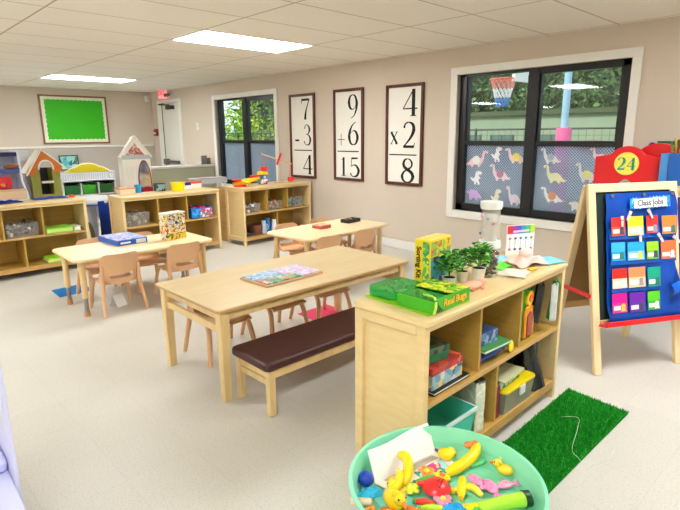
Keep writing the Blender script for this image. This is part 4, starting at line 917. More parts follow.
# ------------------------------------------------------------------ green tub of toys
TX, TY, TR, TZ, FZ = -.034, -3.722, .302, .35, .262
mint = mat('mint_plastic',(138,222,182),.32,.45); mint_d = mat('mint_inside',(120,212,172),.4,.4)
r = thing('round_tub', 'big round mint green plastic tub filled with toy pieces', 'tub', (TX,TY,0))
M().lathe([(.24,0),(.255,.01),(TR-.022,TZ-.05),(TR-.012,TZ-.02),(TR-.014,TZ-.012),(TR-.004,TZ-.01),(TR,TZ-.004),(TR-.001,TZ),(TR-.012,TZ+.001),(TR-.016,TZ-.006),(TR-.024,FZ+.02),(TR-.034,FZ+.003),(TR-.05,FZ),(.001,FZ)],n=72).build('basin', mint, r, smooth=50)
M().lathe([(TR-.052,FZ+.0005),(TR-.049,FZ+.0035),(TR-.046,FZ+.0005)],n=64,cap=False).build('base_ridge', mint, r, smooth=60)
TB = FZ+.001
def tub(x, y, z=0): return (x, y, TB+z)
# open book
r = thing('open_picture_book', 'open picture book with one white page propped on the tub wall', 'book', tub(0,0))
A_, B_ = V((-.243,-3.815,.004)), V((-.205,-3.535,.006)); up_ = V((-.055,.022,.088)); 
pw = M().sheet(lambda u,v: tuple(A_+(B_-A_)*u+up_*v+V((.006*sin(u*pi*2)*(1),0,0))),14,6,.004).build('standing_page', paper((238,236,232)), r, smooth=60)
D_ = V((.105,-.018,.008))
M().sheet(lambda u,v: tuple(A_+(B_-A_)*u+D_*v+V((0,0,.010*sin(v*pi)))),12,6,.004).build('lying_page', paper((236,228,210)), r, smooth=60)
pp = M()
for k in range(7): 
    v0 = .08+.05*k
    pp.sheet(lambda u,v: tuple(A_+(B_-A_)*(.10+.8*u)+D_*(v0+.012*v)+V((0,0,.0035+.010*sin((v0+.012*v)*pi)))),8,1,.001)
pp.build('text_lines', mat('print_grey',(176,150,140),.7,.2), r)
M().sheet(lambda u,v: tuple(A_+(B_-A_)*(.45+.45*u)+D_*(.48+.45*v)+V((0,0,.0036+.010*sin((.48+.45*v)*pi)))),8,4,.001).build('page_picture', patch_mat('page_pic',[(160,216,206),(206,226,216),(60,140,130),(226,190,160),(206,60,120)],50), r)
M().sheet(lambda u,v: tuple(A_+(B_-A_)*(.04+.3*u)+D_*(.5+.45*v)+V((0,0,.0036+.010*sin((.5+.45*v)*pi)))),8,4,.001).build('page_picture', patch_mat('page_pic2',[(236,226,206),(226,190,150),(216,150,110),(240,232,214)],50), r)
yel = plastic((250,214,10)); 
def toy(name, lab, cat='toy', x=0, y=0, z=0, a=0, grp=None): return thing(name, lab, cat, tub(x,y,z), radians(a), grp)
def banana(lab, x, y, z, a, pts, R=.014):
    r = toy('toy_banana', lab, 'toy banana', x, y, z, a, 'toy bananas in the tub')
    P = smooth_path(pts,6); K = len(P); M().tube(P,[R*(.45+.55*min(1,4*min(i,K-1-i)/K+.25)) for i in range(K)],10).build('peel', yel, r, smooth=60)
    M().tube([P[-1],P[-1]+(P[-1]-P[-2]).normalized()*.012],[R*.55,R*.4],8).build('stem_tip', plastic((214,170,30)), r, smooth=50)
banana('toy banana standing up against the open book pages', -.185,-3.735,.02,0,[(-.06,.045,.035),(-.02,.035,.045),(.015,.0,.032),(.03,-.04,.008)],.017)
banana('large toy banana lying across the middle of the tub, pointing at the far rim', -.085,-3.525,.02,0,[(-.01,-.10,.004),(.008,-.04,.016),(.012,.02,.022),(-.005,.085,.03)],.019)
banana('short toy banana lying across the two yellow toy animals', -.155,-3.80,.045,40,[(-.03,-.05,.004),(.0,-.01,.014),(.0,.05,.008)],.014)
banana('slim toy banana between the red slotted piece and the pink fish', -.02,-3.66,.022,-10,[(-.03,.045,.006),(0,.01,.014),(.035,-.03,.006)],.013)
banana('toy banana at the near edge of the tub under the green cucumber', .06,-3.70,.012,0,[(-.05,-.05,.004),(-.01,-.01,.010),(.02,.05,.008)],.013)
def duck(lab, x, y, z, a, s=1, col=(250,206,30)):
    r = toy('toy_animal', lab, 'toy animal', x, y, z, a, None); c = plastic(col)
    M().ball((0,0,.022*s),(.034*s,.024*s,.021*s)).build('body', c, r, smooth=60); M().ball((.030*s,0,.042*s),(.018*s,.016*s,.016*s)).build('head', c, r, smooth=60)
    M().tube([(.045*s,0,.04*s),(.060*s,0,.038*s)],[.007*s,.003*s],8).build('muzzle', plastic((240,130,30)), r, smooth=60)
    for q_ in (-1,1): M().ball((.040*s,q_*.009*s,.049*s),.0032*s,8,6).build('eye', blackplastic, r); M().ball((.022*s,q_*.014*s,.055*s),(.005*s,.004*s,.007*s),8,6).build('ear', c, r, smooth=60)
duck('yellow toy animal with an orange muzzle lying on the book page',-.17,-3.80,.012,-70,1.0)
duck('yellow toy animal at the near left of the pile by the teal cloth',-.125,-3.86,.012,-20,1.25,(250,200,20))
duck('small orange toy animal perched beyond the large toy banana',-.115,-3.455,.03,30,.62,(240,140,70))
duck('yellow toy head shape leaning beside the pink dotted fish at the tub wall',.035,-3.475,.012,200,.85,(250,216,50))
r = toy('toy_mushroom','yellow toy pepper lying behind the large toy banana','toy vegetable',-.15,-3.55,.02,20)
M().ball((0,0,.016),(.030,.024,.018)).build('body', yel, r, smooth=60); M().ball((.012,.018,.016),(.018,.018,.016)).build('lobe', yel, r, smooth=60); M().tube([(-.028,0,.02),(-.04,0,.024)],.005,8).build('stem', plastic((120,60,110)), r)
# red slotted scoop
r = toy('toy_strainer','round red slotted toy piece in the middle of the pile','toy', -.078,-3.705,.022,20)
rd = plastic((226,40,44))
M().lathe([(.001,.026),(.022,.023),(.040,.012),(.047,0),(.044,0),(.036,.010),(.001,.020)],n=26).build('bowl', rd, r, smooth=60)
M().tube([(-.036,0,.004),(-.062,-.012,.004)],[.010,.006],8).build('handle', rd, r, smooth=60)
m = M()
for i in range(5):
    for j in range(3): m.box((.016-.010*j,-.020+.010*i,.0235-.0018*abs(i-2)-.001*abs(j-1)),(.006,.004,.006),rot=(0,-.2*j,0))
m.build('slots', mat('dark_red',(120,10,16),.5,.3), r)
# blue ribbed shell
r = toy('toy_shell','bright blue ribbed toy shell beside the red slotted piece','toy', .005,-3.745,.014,-35)
bl_ = plastic((10,150,220)); m = M()
for k in range(7):
    a = radians(-54+18*k); m.tube([(0,0,.010),(.022*cos(a),.022*sin(a),.022),(.046*cos(a),.046*sin(a),.010)],[.004,.0075,.005],8)
m.build('ribs', bl_, r, smooth=60); M().ball((0,0,.010),(.012,.010,.009)).build('hinge', bl_, r, smooth=60)
# pink leaf-shaped fish pieces
def fish(lab, x, y, z, a, col, dot, s=1):
    r = toy('toy_fish', lab, 'toy fish', x, y, z, a, 'pink toy fish in the tub'); c = plastic(col)
    M().ball((0,0,.010*s),(.034*s,.020*s,.010*s)).build('body', c, r, smooth=60)
    M().prism([(0,0),(.026,.018),(.020,.004),(.030,0),(.020,-.004),(.026,-.018)],Matrix.Translation((.026*s,0,.006*s)),.007).build('tail', c, r, bevel=.002)
    M().prism([(-.012,0),(.012,0),(.014,.012),(0,.008)],Matrix.Translation((0,.016*s,.007*s)),.004).build('fin', c, r, bevel=.001)
    m = M(); q = random.Random(int(x*1000))
    for k in range(9): u, v = q.uniform(-.02,.02)*s, q.uniform(-.010,.010)*s; m.ball((u,v,.010*s+.010*s*sqrt(max(0,1-(u/(.034*s))**2-(v/(.020*s))**2))),.0014,6,4)
    m.build('spots', dot, r)
dk = plastic((90,20,70)); pk_ = (240,140,190); pk2 = plastic((206,90,150))
fish('pink toy fish upper one of two beside the large toy banana', -.010,-3.585,.014,-20,pk_,pk2,.95)
fish('pink toy fish lower one of two pointing at the tub wall', .040,-3.575,.010,-30,pk_,pk2,1.05)
fish('pink toy fish with dark dots under the yellow head shape', .065,-3.525,.006,60,(246,160,196),dk,.85)
fish('small pink toy fish at the near edge by the blue shell', .070,-3.735,.012,10,(240,120,170),pk2,.8)
# cucumber
r = toy('toy_cucumber','light green toy cucumber with a dark cut end at the right tub wall','toy vegetable', .128,-3.615,.028,0)
M().tube([(-.06,-.075,-.006),(-.02,-.02,.0),(.022,.045,.004)],[.017,.021,.023],16).build('flesh', plastic((176,224,60)), r, smooth=50); M().tube([(.022,.045,.004),(.033,.062,.005)],[.026,.025],18).build('rind', plastic((20,60,34)), r, smooth=50)
M().ball((-.066,-.086,-.008),(.015,.015,.012)).build('leafy_tip', plastic((60,190,60)), r, smooth=60)
# left side pieces
r = toy('toy_ball','dark blue toy ball tucked behind the standing page','toy', -.262,-3.84,.0); M().ball((0,0,.026),.026,16,11).build('ball', plastic((20,60,180)), r, smooth=60); M().lathe([(.0262,-.002),(.0275,0),(.0262,.002)],c=(0,0,.026),n=20,cap=False).build('seam', plastic((14,30,110)), r)
crumple('toy_scarf','turquoise blue net scrap at the left wall of the tub','net',tub(-.22,-3.875,0),(.05,.09),(60,180,216),31,.02)
crumple('teal_cloth','pale teal cloth spread over the left part of the tub floor','cloth',tub(-.150,-3.83,-.002),(.11,.10),(130,214,200),32,.012)
r = toy('toy_log','pale beige toy roll leaning on the left tub wall','toy', -.205,-3.925,.006,35); M().tube([(-.03,0,.012),(.035,0,.016)],.012,12).build('roll', plastic((226,200,170)), r, smooth=50); M().tube([(.035,0,.016),(.038,0,.016)],.008,10).build('end_disc', plastic((206,170,130)), r)
def stick(lab, x, y, z, a, pts, R, col, tip):
    r = toy('toy_bean', lab, 'toy vegetable', x, y, z, a, 'small toy vegetables in the tub'); P = smooth_path(pts,5)
    M().tube(P,[R*(.6+.4*sin(pi*min(1,max(0,i/(len(P)-1))))) for i in range(len(P))],10).build('body', plastic(col), r, smooth=60); M().ball(P[0],R*.8,10,7).build('tip', plastic(tip), r, smooth=60)
G_ = 'small toy vegetables in the tub'
stick('green toy bean between the red piece and the standing banana', -.125,-3.70,.016,0,[(-.02,-.03,0),(.005,0,.01),(.01,.035,.006)],.012,(60,180,50),(30,120,40))
stick('lime toy stem crossing below the red slotted piece', -.03,-3.79,.012,0,[(-.03,-.02,.002),(0,0,.012),(.03,.03,.004)],.010,(190,220,60),(120,190,40))
stick('pale green toy leaf beyond the pink fish', -.055,-3.49,.006,0,[(-.02,-.02,.0),(.0,.01,.01),(.0,.04,.004)],.010,(110,216,150),(60,180,110))
stick('yellow toy stick right of the blue shell', .0,-3.63,.012,0,[(-.035,-.045,.004),(0,0,.016),(.045,.0,.006)],.012,(246,220,40),(230,190,20))
stick('orange toy carrot near the front of the pile', -.07,-3.84,.012,0,[(-.03,-.01,.002),(0,0,.008),(.03,.01,.004)],.011,(240,120,40),(60,170,60))
stick('red toy chilli at the near edge below the yellow toy', -.06,-3.79,.018,0,[(-.025,-.015,.002),(0,0,.008),(.02,.02,.002)],.011,(216,50,30),(60,150,50))
stick('teal toy stub between the book and the red piece', -.10,-3.62,.020,0,[(-.012,-.012,.0),(0,0,.004),(.01,.014,.0)],.010,(30,170,170),(20,120,140))
stick('green toy pea pod at the near left of the pile', -.07,-3.93,.008,0,[(-.03,0,0),(0,0,.01),(.03,.01,0)],.012,(90,190,60),(50,150,40))
stick('yellow toy corn at the front of the tub', .02,-3.82,.010,20,[(-.04,0,0),(0,0,.01),(.04,.01,0)],.015,(250,216,60),(110,190,60))
stick('light green toy stem beside the corn', .09,-3.83,.008,50,[(-.04,0,0),(0,0,.008),(.04,.01,0)],.012,(170,220,90),(80,170,60))
stick('orange toy ring piece beside the teal cloth', -.16,-3.925,.008,10,[(-.02,-.01,0),(0,.01,.006),(.02,-.01,0)],.009,(240,150,60),(230,120,40))
for lab,x,y,a,c,c2 in (('big yellow toy flower piece behind the red slotted piece',-.10,-3.64,0,(250,214,20),(240,130,40)),('orange and yellow toy flower piece against the lying book page',-.15,-3.66,0,(244,150,50),(250,220,60)),('pink toy flower piece between the red piece and the blue shell',-.03,-3.735,0,(240,140,170),(250,220,90)),('yellow green toy flower piece beside the red slotted piece',-.135,-3.765,10,(206,224,60),(240,230,90)),('orange toy flower piece at the front below the yellow toy animal',-.11,-3.90,30,(240,120,40),(250,200,60)),('pink toy flower piece at the near edge below the blue shell',.045,-3.80,50,(240,150,190),(250,210,60)),('lime toy flower piece by the lower pink fish',.11,-3.70,5,(170,220,60),(240,240,120)),('light blue toy flower piece at the front of the tub',-.02,-3.87,70,(90,180,230),(240,240,240))):
    r = toy('toy_flower', lab, 'toy flower', x, y, .010, a, 'toy flower pieces in the tub'); m = M()
    for k in range(5): m.ball((.018*cos(k*1.2566),.018*sin(k*1.2566),.010),(.014,.012,.007),10,6)
    m.build('petals', plastic(c), r, smooth=60); M().ball((0,0,.014),(.010,.010,.007),10,6).build('centre', plastic(c2), r, smooth=60)
# ------------------------------------------------------------------ pale plastic unit at the left edge
r = thing('play_slide_unit', 'pale lavender plastic play unit with a raised side at the frame edge', 'play unit', (-1.015,-4.668,0), radians(-2))
lav = mat('lavender_plastic',(196,198,228),.35,.45)
M().bb((-.40,-.30,.0),(.22,-.0145,.30)).build('step', lav, r, bevel=.004, seg=3)
M().bb((-.40,-.014,0),(.0,.0,.74)).build('side_panel', lav, r, bevel=.003)
M().bb((-.32,-.06,.301),(-.10,-.0155,.345)).build('grip_rim', mat('lavender_dark',(196,198,236),.35,.45), r, bevel=.012)

# ------------------------------------------------------------------ contents of the far shelves (world coordinates)
def clearbin(lab, x, y, z, w, h, cols, seed, d=.28, rz=0, nm='clear_bin'):
    r = open_bin(lab, nm, (x,y,z), rz, (d,w,h), clearplastic, None); r['group'] = 'clear plastic bins on the low shelves'
    q = random.Random(seed); m = M()
    for k in range(34): 
        s_ = q.uniform(.010,.022); m.mt(k%len(cols)).box((q.uniform(-d/2+.035,d/2-.035),q.uniform(-w/2+.035,w/2-.035),.02+q.random()*h*.75),(s_*1.9,s_*1.9,s_*1.3),rot=(q.random()*3,q.random()*3,0))
    o = m.build('small_toys', [plastic(c) for c in cols], r, bevel=.002); o['kind'] = 'stuff'
    return r
clearbin('clear bin of dark and white pieces in the shelf under the playhouse', -5.31,-3.68,.4135,.30,.14,[(60,50,54),(226,226,226),(120,70,60),(80,100,130)],1)
def booklet(lab, loc, d, c1, c2, rz=0):
    r = thing('booklet', lab, 'booklet', loc, rz, 'green booklets in the shelf under the playhouse'); x,y,z = d
    M().bb((-x/2,-y/2,0),(x/2,y/2,z*.2)).bb((-x/2,-y/2,z*.8),(x/2,y/2,z)).build('cover', mat('bk%d_%d_%d'%c1,c1,.45,.4,.15,40), r); M().bb((-x/2+.004,-y/2+.004,z*.2),(x/2-.004,y/2-.004,z*.8)).build('pages', paper(c2), r)
booklet('lime green booklet box on the upper shelf under the playhouse',(-5.27,-3.34,.4135),(.22,.26,.055),(140,214,60),(200,230,130))
booklet('white ended green booklet beside the lime booklet box',(-5.27,-3.165,.4135),(.20,.07,.05),(206,220,190),(236,236,226))
booklet('yellow green booklet on the bottom shelf under the playhouse',(-5.26,-3.36,.1075),(.2,.26,.05),(150,220,30),(220,226,150))
clearbin('clear bin of brown pieces in the shelf behind the game table', -5.11,-2.58,.4135,.27,.15,[(150,130,100),(190,170,140),(120,110,96)],2)
r = open_bin('bright blue and red toy filled bin in the shelf behind the puzzle box','toy_bin',(-5.11,-1.79,.4135),0,(.28,.29,.13),mat('blue_pict',(30,110,200),.35,.45,.3,20),None); r['group']='clear plastic bins on the low shelves'
M().bb((.1405,-.14,.01),(.1425,-.02,.115)).mt(1).bb((.1405,-.02,.01),(.1425,.14,.115)).build('front_picture', [patch_mat('binpic',[(30,120,210),(60,160,230),(20,90,180)],30),patch_mat('binpic2',[(226,60,90),(200,60,150),(240,220,230),(70,170,90)],36)], r)
m = M(); q = random.Random(4)
for k in range(16): m.mt(k%2).ball((q.uniform(-.09,.09),q.uniform(-.09,.09),.10+q.uniform(0,.03)),.025,8,6)
o = m.build('toy_filling', [plastic((190,30,60)),plastic((120,30,60))], r, smooth=60); o['kind']='stuff'
def onC(x, y):      # local shelf coordinates -> world for the toy plane shelf
    a = radians(4.5); return (-5.06+x*cos(a)-y*sin(a), -.70+x*sin(a)+y*cos(a))
for lab,y,w,c,sd in (('clear bin of brown and white animals in the shelf by the far window',-.43,.24,[(110,70,50),(236,232,226),(60,50,46)],5),('clear bin of teal and orange animals in the shelf by the far window',-.045,.22,[(30,150,170),(236,110,30),(60,170,200)],6),('clear bin heaped with teal pieces at the print side of the shelf',.32,.26,[(20,130,150),(60,160,190),(30,80,110)],7)):
    X_, Y_ = onC(.03,y); clearbin(lab, X_, Y_, .4135, w, .12 if sd<7 else .14, c, sd, rz=radians(4.5))
X_, Y_ = onC(.05,-.335); r = open_bin('brown woven toy basket on the bottom shelf by the far window','toy_basket',(X_,Y_,.1075),radians(4.5),(.2,.13,.13),mat('brown_basket',(140,90,70),.6,.3,.4,60),None)
M().ball((0,0,.11),(.075,.045,.032)).build('soft_toy', mat('brown_fuzz',(120,70,60),.8,.2,.3,60), r, smooth=60)
for lab,x,y,c,h in (('pale blue toy jug on the bottom shelf beside the brown basket',.10,-.215,(190,216,240),.17),('mid blue toy jug on the bottom shelf by the far window',.07,-.125,(50,130,210),.19),('white toy jug with a handle on the bottom shelf',.11,-.035,(236,238,240),.17)):
    X_, Y_ = onC(x,y); r = thing('toy_jug', lab, 'toy jug', (X_,Y_,.1075), radians(4.5), 'toy jugs on the bottom shelf'); c_ = plastic(c)
    M().lathe([(.034,0),(.040,.02),(.040,h*.6),(.030,h*.8),(.036,h),(.027,h),(.001,h*.7)],n=18).build('body', c_, r, smooth=50); M().tube(smooth_path([(.0,.030,h*.75),(.036,.04,h*.65),(.034,.04,h*.35),(.0,.038,h*.25)],4),.006,8).build('handle', c_, r, smooth=60)
X_, Y_ = onC(.06,.42); r = thing('toy_car','small dark red toy car on the bottom shelf near the prints','toy car',(X_,Y_,.1075),radians(95)); M().bb((-.06,-.025,.012),(.06,.025,.035)).build('body', plastic((130,60,50)), r, bevel=.006); M().bb((-.03,-.022,.035),(.03,.022,.055)).build('cabin', plastic((90,50,50)), r, bevel=.006)
for sx in (-1,1):
    for sy in (-1,1): M().tube([(sx*.035,sy*.022,.012),(sx*.035,sy*.03,.012)],.012,12).build('wheel', blackplastic, r)
X_, Y_ = onC(.02,-.47); r = thing('dark_tray','dark shallow tray on the bottom shelf at the far window end','tray',(X_,Y_,.1075),radians(4.5)); M().bb((-.1,-.08,0),(.1,.08,.008)).bb((-.1,-.08,.008),(.1,-.074,.03)).bb((-.1,.074,.008),(.1,.08,.03)).bb((.094,-.074,.008),(.1,.074,.03)).build('tray_body', plastic((60,56,60)), r); M().box((0,0,.02),(.1,.08,.02)).build('block', plastic((90,90,100)), r, bevel=.003)

# toys standing on the far shelves
ry, yy = plastic((230,30,30)), plastic((250,204,20))
X_, Y_ = onC(.02,-.42); r = thing('toy_plane','yellow toy plane with red wings on the shelf by the far window','toy plane',(X_,Y_,.751),radians(75))
M().tube(smooth_path([(-.17,0,.03),(-.06,0,.05),(.08,0,.075),(.2,0,.10)],4),[.020,.026,.03,.034,.036,.036,.036,.034,.03,.026,.022,.016,.012][:13],12,sx=1.2).build('fuselage', yy, r, smooth=60)
for s in (-1,1):
    M().prism([(-.05,0),(.04,0),(.03,.15),(-.03,.15)],basis((-.02,s*.02,.055),(1,0,0),(0,0,1)) if s>0 else basis((-.02,s*.02,.065),(1,0,0),(0,0,-1)),.010).build('wing', yy, r, bevel=.003)
M().prism(rrect(-.13,-.05,-.02,.05,.02),Matrix.Translation((-.05,-.03,.075)),.022).build('red_canopy', ry, r, bevel=.005); M().prism(rrect(-.05,-.04,.07,.04,.02),Matrix.Translation((.12,0,.115)),.022).build('red_tailplane', ry, r, bevel=.005); M().prism(rrect(-.08,-.03,.08,.03,.015),Matrix.Translation((-.08,-.02,.0)),.02).build('red_float', ry, r, bevel=.005); M().tube([(.05,0,0),(.05,0,.06)],.016,10).build('stand', yy, r)
X_, Y_ = onC(.0,-.11); r = thing('toy_tower','small toy tower with yellow roof and blue walls beside the toy plane','toy',(X_,Y_,.751),radians(10))
M().bb((-.04,-.05,0),(.04,.05,.07)).build('lower_storey', patch_mat('tower_low',[(230,60,40),(60,170,90),(60,100,190),(230,230,230)],26), r, bevel=.003); M().bb((-.035,-.045,.07),(.035,.045,.13)).build('upper_storey', plastic((70,110,180)), r, bevel=.003); M().bb((.0355,-.02,.08),(.038,.02,.115)).build('window_panel', plastic((200,220,236)), r)
M().prism([(-.06,0),(.06,0),(.045,.04),(-.045,.04)],YZ((-.05,0,.13)),.10).build('roof', yy, r, bevel=.003)
X_, Y_ = onC(.02,.16); r = thing('balance_scale_toy','toy balance with a wooden beam and red weight buckets on the far window shelf','toy scale',(X_,Y_,.751),radians(88))
bm = mat('beam_wood',(226,190,150),.5,.3)
M().bb((-.05,-.05,0),(.05,.05,.014)).build('base', bm, r, bevel=.003); M().tube([(0,0,.014),(0,0,.33)],.008,8).build('post', bm, r, smooth=50)
M().tube([(-.27,0,.40),(.22,0,.25)],.009,8).build('beam', bm, r, smooth=50)
M().box((.0,-.014,.325),(.03,.012,.17),rot=(0,.45,0)).build('red_pointer', ry, r, bevel=.004)
for x,zt,zb in ((-.24,.39,.23),(.20,.26,.07)):
    p = M().lathe([(.030,0),(.048,.012),(.048,.05),(.038,.062),(.001,.062)],c=(x,0,zb-.062+.0),n=18).build('bucket', ry, r, smooth=45); M().tube([(x-.03,0,zb),(x,0,zt),(x+.03,0,zb)],.003,6).build('hanger', ry, r)
def onB(x,y): return (-5.14+x, -2.155+y)
r = thing('white_craft_box','cream box with a brown lid at the playhouse end of the middle shelf top','box',(*onB(-.14,-.42),.751),radians(3))
M().bb((-.07,-.09,0),(.07,.09,.055)).build('carton', paper((226,206,180)), r, bevel=.003); M().bb((-.073,-.093,.055),(.073,.093,.075)).build('lid', mat('box_lid_brown',(206,150,110),.5,.3), r, bevel=.003)
r = thing('blue_beaker','sky blue plastic beaker next to the cream box','cup',(*onB(-.14,-.27),.751)); M().lathe([(.034,0),(.042,.09),(.044,.092),(.036,.092),(.030,.006),(.001,.006)],n=20).build('cup_body', plastic((30,160,220)), r, smooth=50); M().tube([(.01,0,.05),(.02,.01,.12)],.004,8).build('straw', plastic((120,200,236)), r)
r = thing('yellow_bucket','bright yellow toy bucket in the middle of the shelf top','bucket',(*onB(-.0,.16),.751)); M().lathe([(.07,0),(.085,.09),(.09,.10),(.08,.10),(.066,.006),(.001,.006)],n=24).build('pail', plastic((250,226,0)), r, smooth=50)
M().tube([(.088*cos(a_),.088*sin(a_),.095+.0) for a_ in [radians(k*20) for k in range(10)]],.004,6).build('handle', plastic((236,206,0)), r, smooth=50)
r = thing('dark_green_block_box','dark green and black box behind the yellow bucket','box',(*onB(-.12,.02),.751)); M().bb((-.04,-.09,0),(.04,.02,.085)).build('carton', patch_mat('darkblk',[(30,50,44),(40,90,70),(20,20,24),(120,150,150)],24), r, bevel=.003); M().bb((-.042,-.092,.085),(.042,.022,.093)).build('lid', blackplastic, r)
r = thing('navy_and_white_box','white box with a navy lid right of the yellow bucket','box',(*onB(-.10,.30),.751)); M().bb((-.05,-.06,0),(.05,.06,.05)).build('carton', paper((226,228,236)), r, bevel=.003); M().bb((-.052,-.062,.05),(.052,.062,.085)).build('lid', mat('navy_lid',(30,44,120),.4,.4), r, bevel=.003)
r = thing('first_aid_tin','white tin with a red lid near the window end of the middle shelf','tin',(*onB(-.16,.45),.751)); M().bb((-.05,-.085,0),(.05,.085,.06)).build('tin_body', paper((236,232,222)), r, bevel=.003); M().bb((-.053,-.088,.06),(.053,.088,.085)).build('lid', mat('coral_lid',(230,80,60),.4,.4), r, bevel=.003)
def onA(x,y): return (-5.34+x, -3.66+y)
crumple('blue_fabric','dark blue cloth lying on the shelf top before the playhouse','cloth',(*onA(-.10,.33),.751),(.16,.34),(30,60,150),41,.02)
crumple('blue_fabric','dark blue cloth on the shelf top before the play kitchen','cloth',(*onA(.02,-.10),.751),(.14,.26),(24,40,130),42,.03)
r = thing('red_toy_cap','small red toy piece at the end of the shelf top under the green bins','toy',(*onA(-.08,.55),.751)); M().lathe([(.03,0),(.032,.01),(.022,.025),(.001,.028)],n=14).build('cap_dome', plastic((230,70,40)), r, smooth=60); M().bb((.02,-.02,0),(.05,.02,.006)).build('brim', plastic((230,70,40)), r)

# ------------------------------------------------------------------ toys and furniture behind the shelves
# play kitchen
r = thing('play_kitchen', 'white and blue play kitchen with curved side beyond the left shelf', 'play kitchen', (-6.0,-3.80,0), 0)
kb = plastic((60,90,170)); kn = mat('navy_trim',(30,36,90),.4,.4); kw = mat('kitchen_white',(214,216,230),.4,.4)
side = [(-.20,0),(.24,0),(.24,.72),(.20,.80),(.06,.92),(.03,1.10),(.0,1.24),(-.20,1.24)]
for y in (-.5,.34): M().prism(side, basis((0,y+.02,0),(1,0,0),(0,-1,0)), .02).build('side_panel', kw, r, bevel=.004)
M().bb((-.20,-.48,0),(-.18,.34,1.22)).build('back_panel', kw, r); M().bb((-.18,-.48,1.19),(.02,.34,1.235)).build('top_shelf', kn, r, bevel=.004); M().bb((-.18,-.48,1.02),(.04,.34,1.05)).build('middle_shelf', kb, r); M().bb((-.18,-.48,.70),(.22,.34,.735)).build('counter', kw, r, bevel=.004); M().bb((-.18,-.48,.06),(.20,.34,.70)).build('cupboard', kb, r)
r = thing('red_play_oven', 'red toy shop panel standing in the play kitchen', 'toy', (-5.93,-3.66,.735)); M().bb((-.03,-.20,0),(.03,.10,.24)).build('body', plastic((200,40,50)), r, bevel=.01); M().bb((.031,-.17,.05),(.034,.05,.17)).build('picture', patch_mat('oven_pic',[(180,30,40),(80,90,90),(226,120,60),(220,60,60)],24), r)
r = thing('tan_toy_bread_box', 'long tan box on the play kitchen counter', 'box', (-5.83,-3.60,.737)); M().bb((-.04,-.24,0),(.04,.14,.10)).build('carton', paper((226,196,160)), r, bevel=.004); M().bb((-.042,-.242,.085),(.042,.142,.105)).build('lid', paper((206,176,140)), r)
r = thing('toy_bread', 'brown toy bread on the top kitchen shelf', 'toy food', (-5.98,-3.53,1.051)); M().ball((0,0,.03),(.04,.08,.03)).build('loaf', mat('crust',(150,96,56),.6,.3,.2,30), r, smooth=60); M().box((0,0,.055),(.01,.06,.01)).build('score_mark', paper((220,190,150)), r)
# orange-roofed playhouse
r = thing('playhouse', 'olive toy house with an orange shingled roof and arched opening', 'toy house', (-6.55,-3.08,0), 0)
ol = mat('olive_panel',(150,150,70),.5,.3); orr = mat('orange_shingle',(226,130,50),.5,.3,.25,60,stretch=(1,1,3)); trimw = mat('cream_trim',(240,232,220),.4,.4)
M().bb((-.14,-.15,0),(.10,-.06,1.02)).bb((-.14,.08,0),(.10,.17,1.02)).bb((.06,-.06,0),(.10,.08,.70)).build('wall_panels', ol, r)
M().bb((-.14,-.06,0),(-.10,.08,1.02)).build('dark_inside', mat('dark_interior',(70,74,76),.6,.2), r)
rf = [(-.20,.98),(-.02,1.23),(.20,1.04),(.17,.96),(.09,.97)]+[(.01+.075*cos(radians(a)),1.02+.085*sin(radians(a))) for a in range(0,181,20)]+[(-.10,.96),(-.17,.93)]
M().prism(rf, YZ((.10,0,0)), .02).build('roof_front', orr, r)
M().tube([(.125,-.21,.94),(.125,-.02,1.245),(.125,.22,1.03)],.012,6).build('roof_trim', trimw, r); M().tube([(.125,.01+.082*cos(radians(a)),1.02+.095*sin(radians(a))) for a in range(-10,191,20)],.010,6).build('arch_trim', trimw, r)
M().box((-.02,-.115,1.10),(.24,.02,.33),rot=(-.64,0,0)).box((-.02,.10,1.13),(.24,.02,.30),rot=(.86,0,0)).build('roof_slope', trimw, r)
M().bb((.101,-.05,.84),(.12,.08,.865)).build('sill_bar', trimw, r)
M().bb((-.16,-.20,0),(.02,-.155,1.0)).build('grey_side', mat('grey_fabric',(150,146,156),.7,.2), r)
r = thing('white_leaning_board','whitish folded board leaning behind the orange roof','board',(-6.95,-3.22,0)); M().box((0,0,.62),(.02,.22,1.24),rot=(.0,.0,0)).build('board_sheet', paper((214,212,214)), r); M().box((0.012,0,1.0),(.004,.16,.2)).build('printed_patch', paper((196,196,204)), r)
# white spindle rack with green bins
r = thing('toy_bunk_shelf', 'white spindled shelf with a yellow arched top and green bins', 'shelf', (-8.0,-2.11,0), 0)
wr = mat('rack_white',(224,226,232),.4,.4)
for y in (-.40,.38): M().bb((-.15,y,0),(.15,y+.025,.86)).build('side_panel', wr, r, bevel=.004)
M().bb((-.15,-.375,.70),(.15,.38,.72)).bb((-.15,-.375,.50),(.15,.38,.52)).bb((-.15,-.375,.10),(.15,.38,.12)).build('shelf_boards', wr, r)
M().bb((.13,-.375,.70),(.15,.38,.735)).bb((.13,-.375,.835),(.15,.38,.86)).build('rail', wr, r)
for k in range(22): M().bb((.135,-.36+.034*k,.735),(.145,-.36+.034*k+.013,.835)).build('spindle', wr, r)
for y in (-.13,.13): M().bb((-.15,y-.01,.12),(.15,y+.01,.70)).build('divider', wr, r)
M().bb((-.15,-.375,.12),(-.14,.38,.86)).build('back_panel', mat('rack_back',(196,196,204),.5,.3), r)
ya = [(-.34,.0)]+[(-.24+.0*k,.06) for k in (0,)]+[(.17*cos(radians(a)),.055+.075*sin(radians(a))) for a in range(160,10,-15)]+[(.24,.06),(.34,0)]
M().prism(ya, YZ((.10,0,.86)), .04).build('yellow_arch', plastic((240,220,40)), r, bevel=.004)
M().tube([(.12,p[0],.865+p[1]) for p in ya],.009,6).build('arch_trim', wr, r)
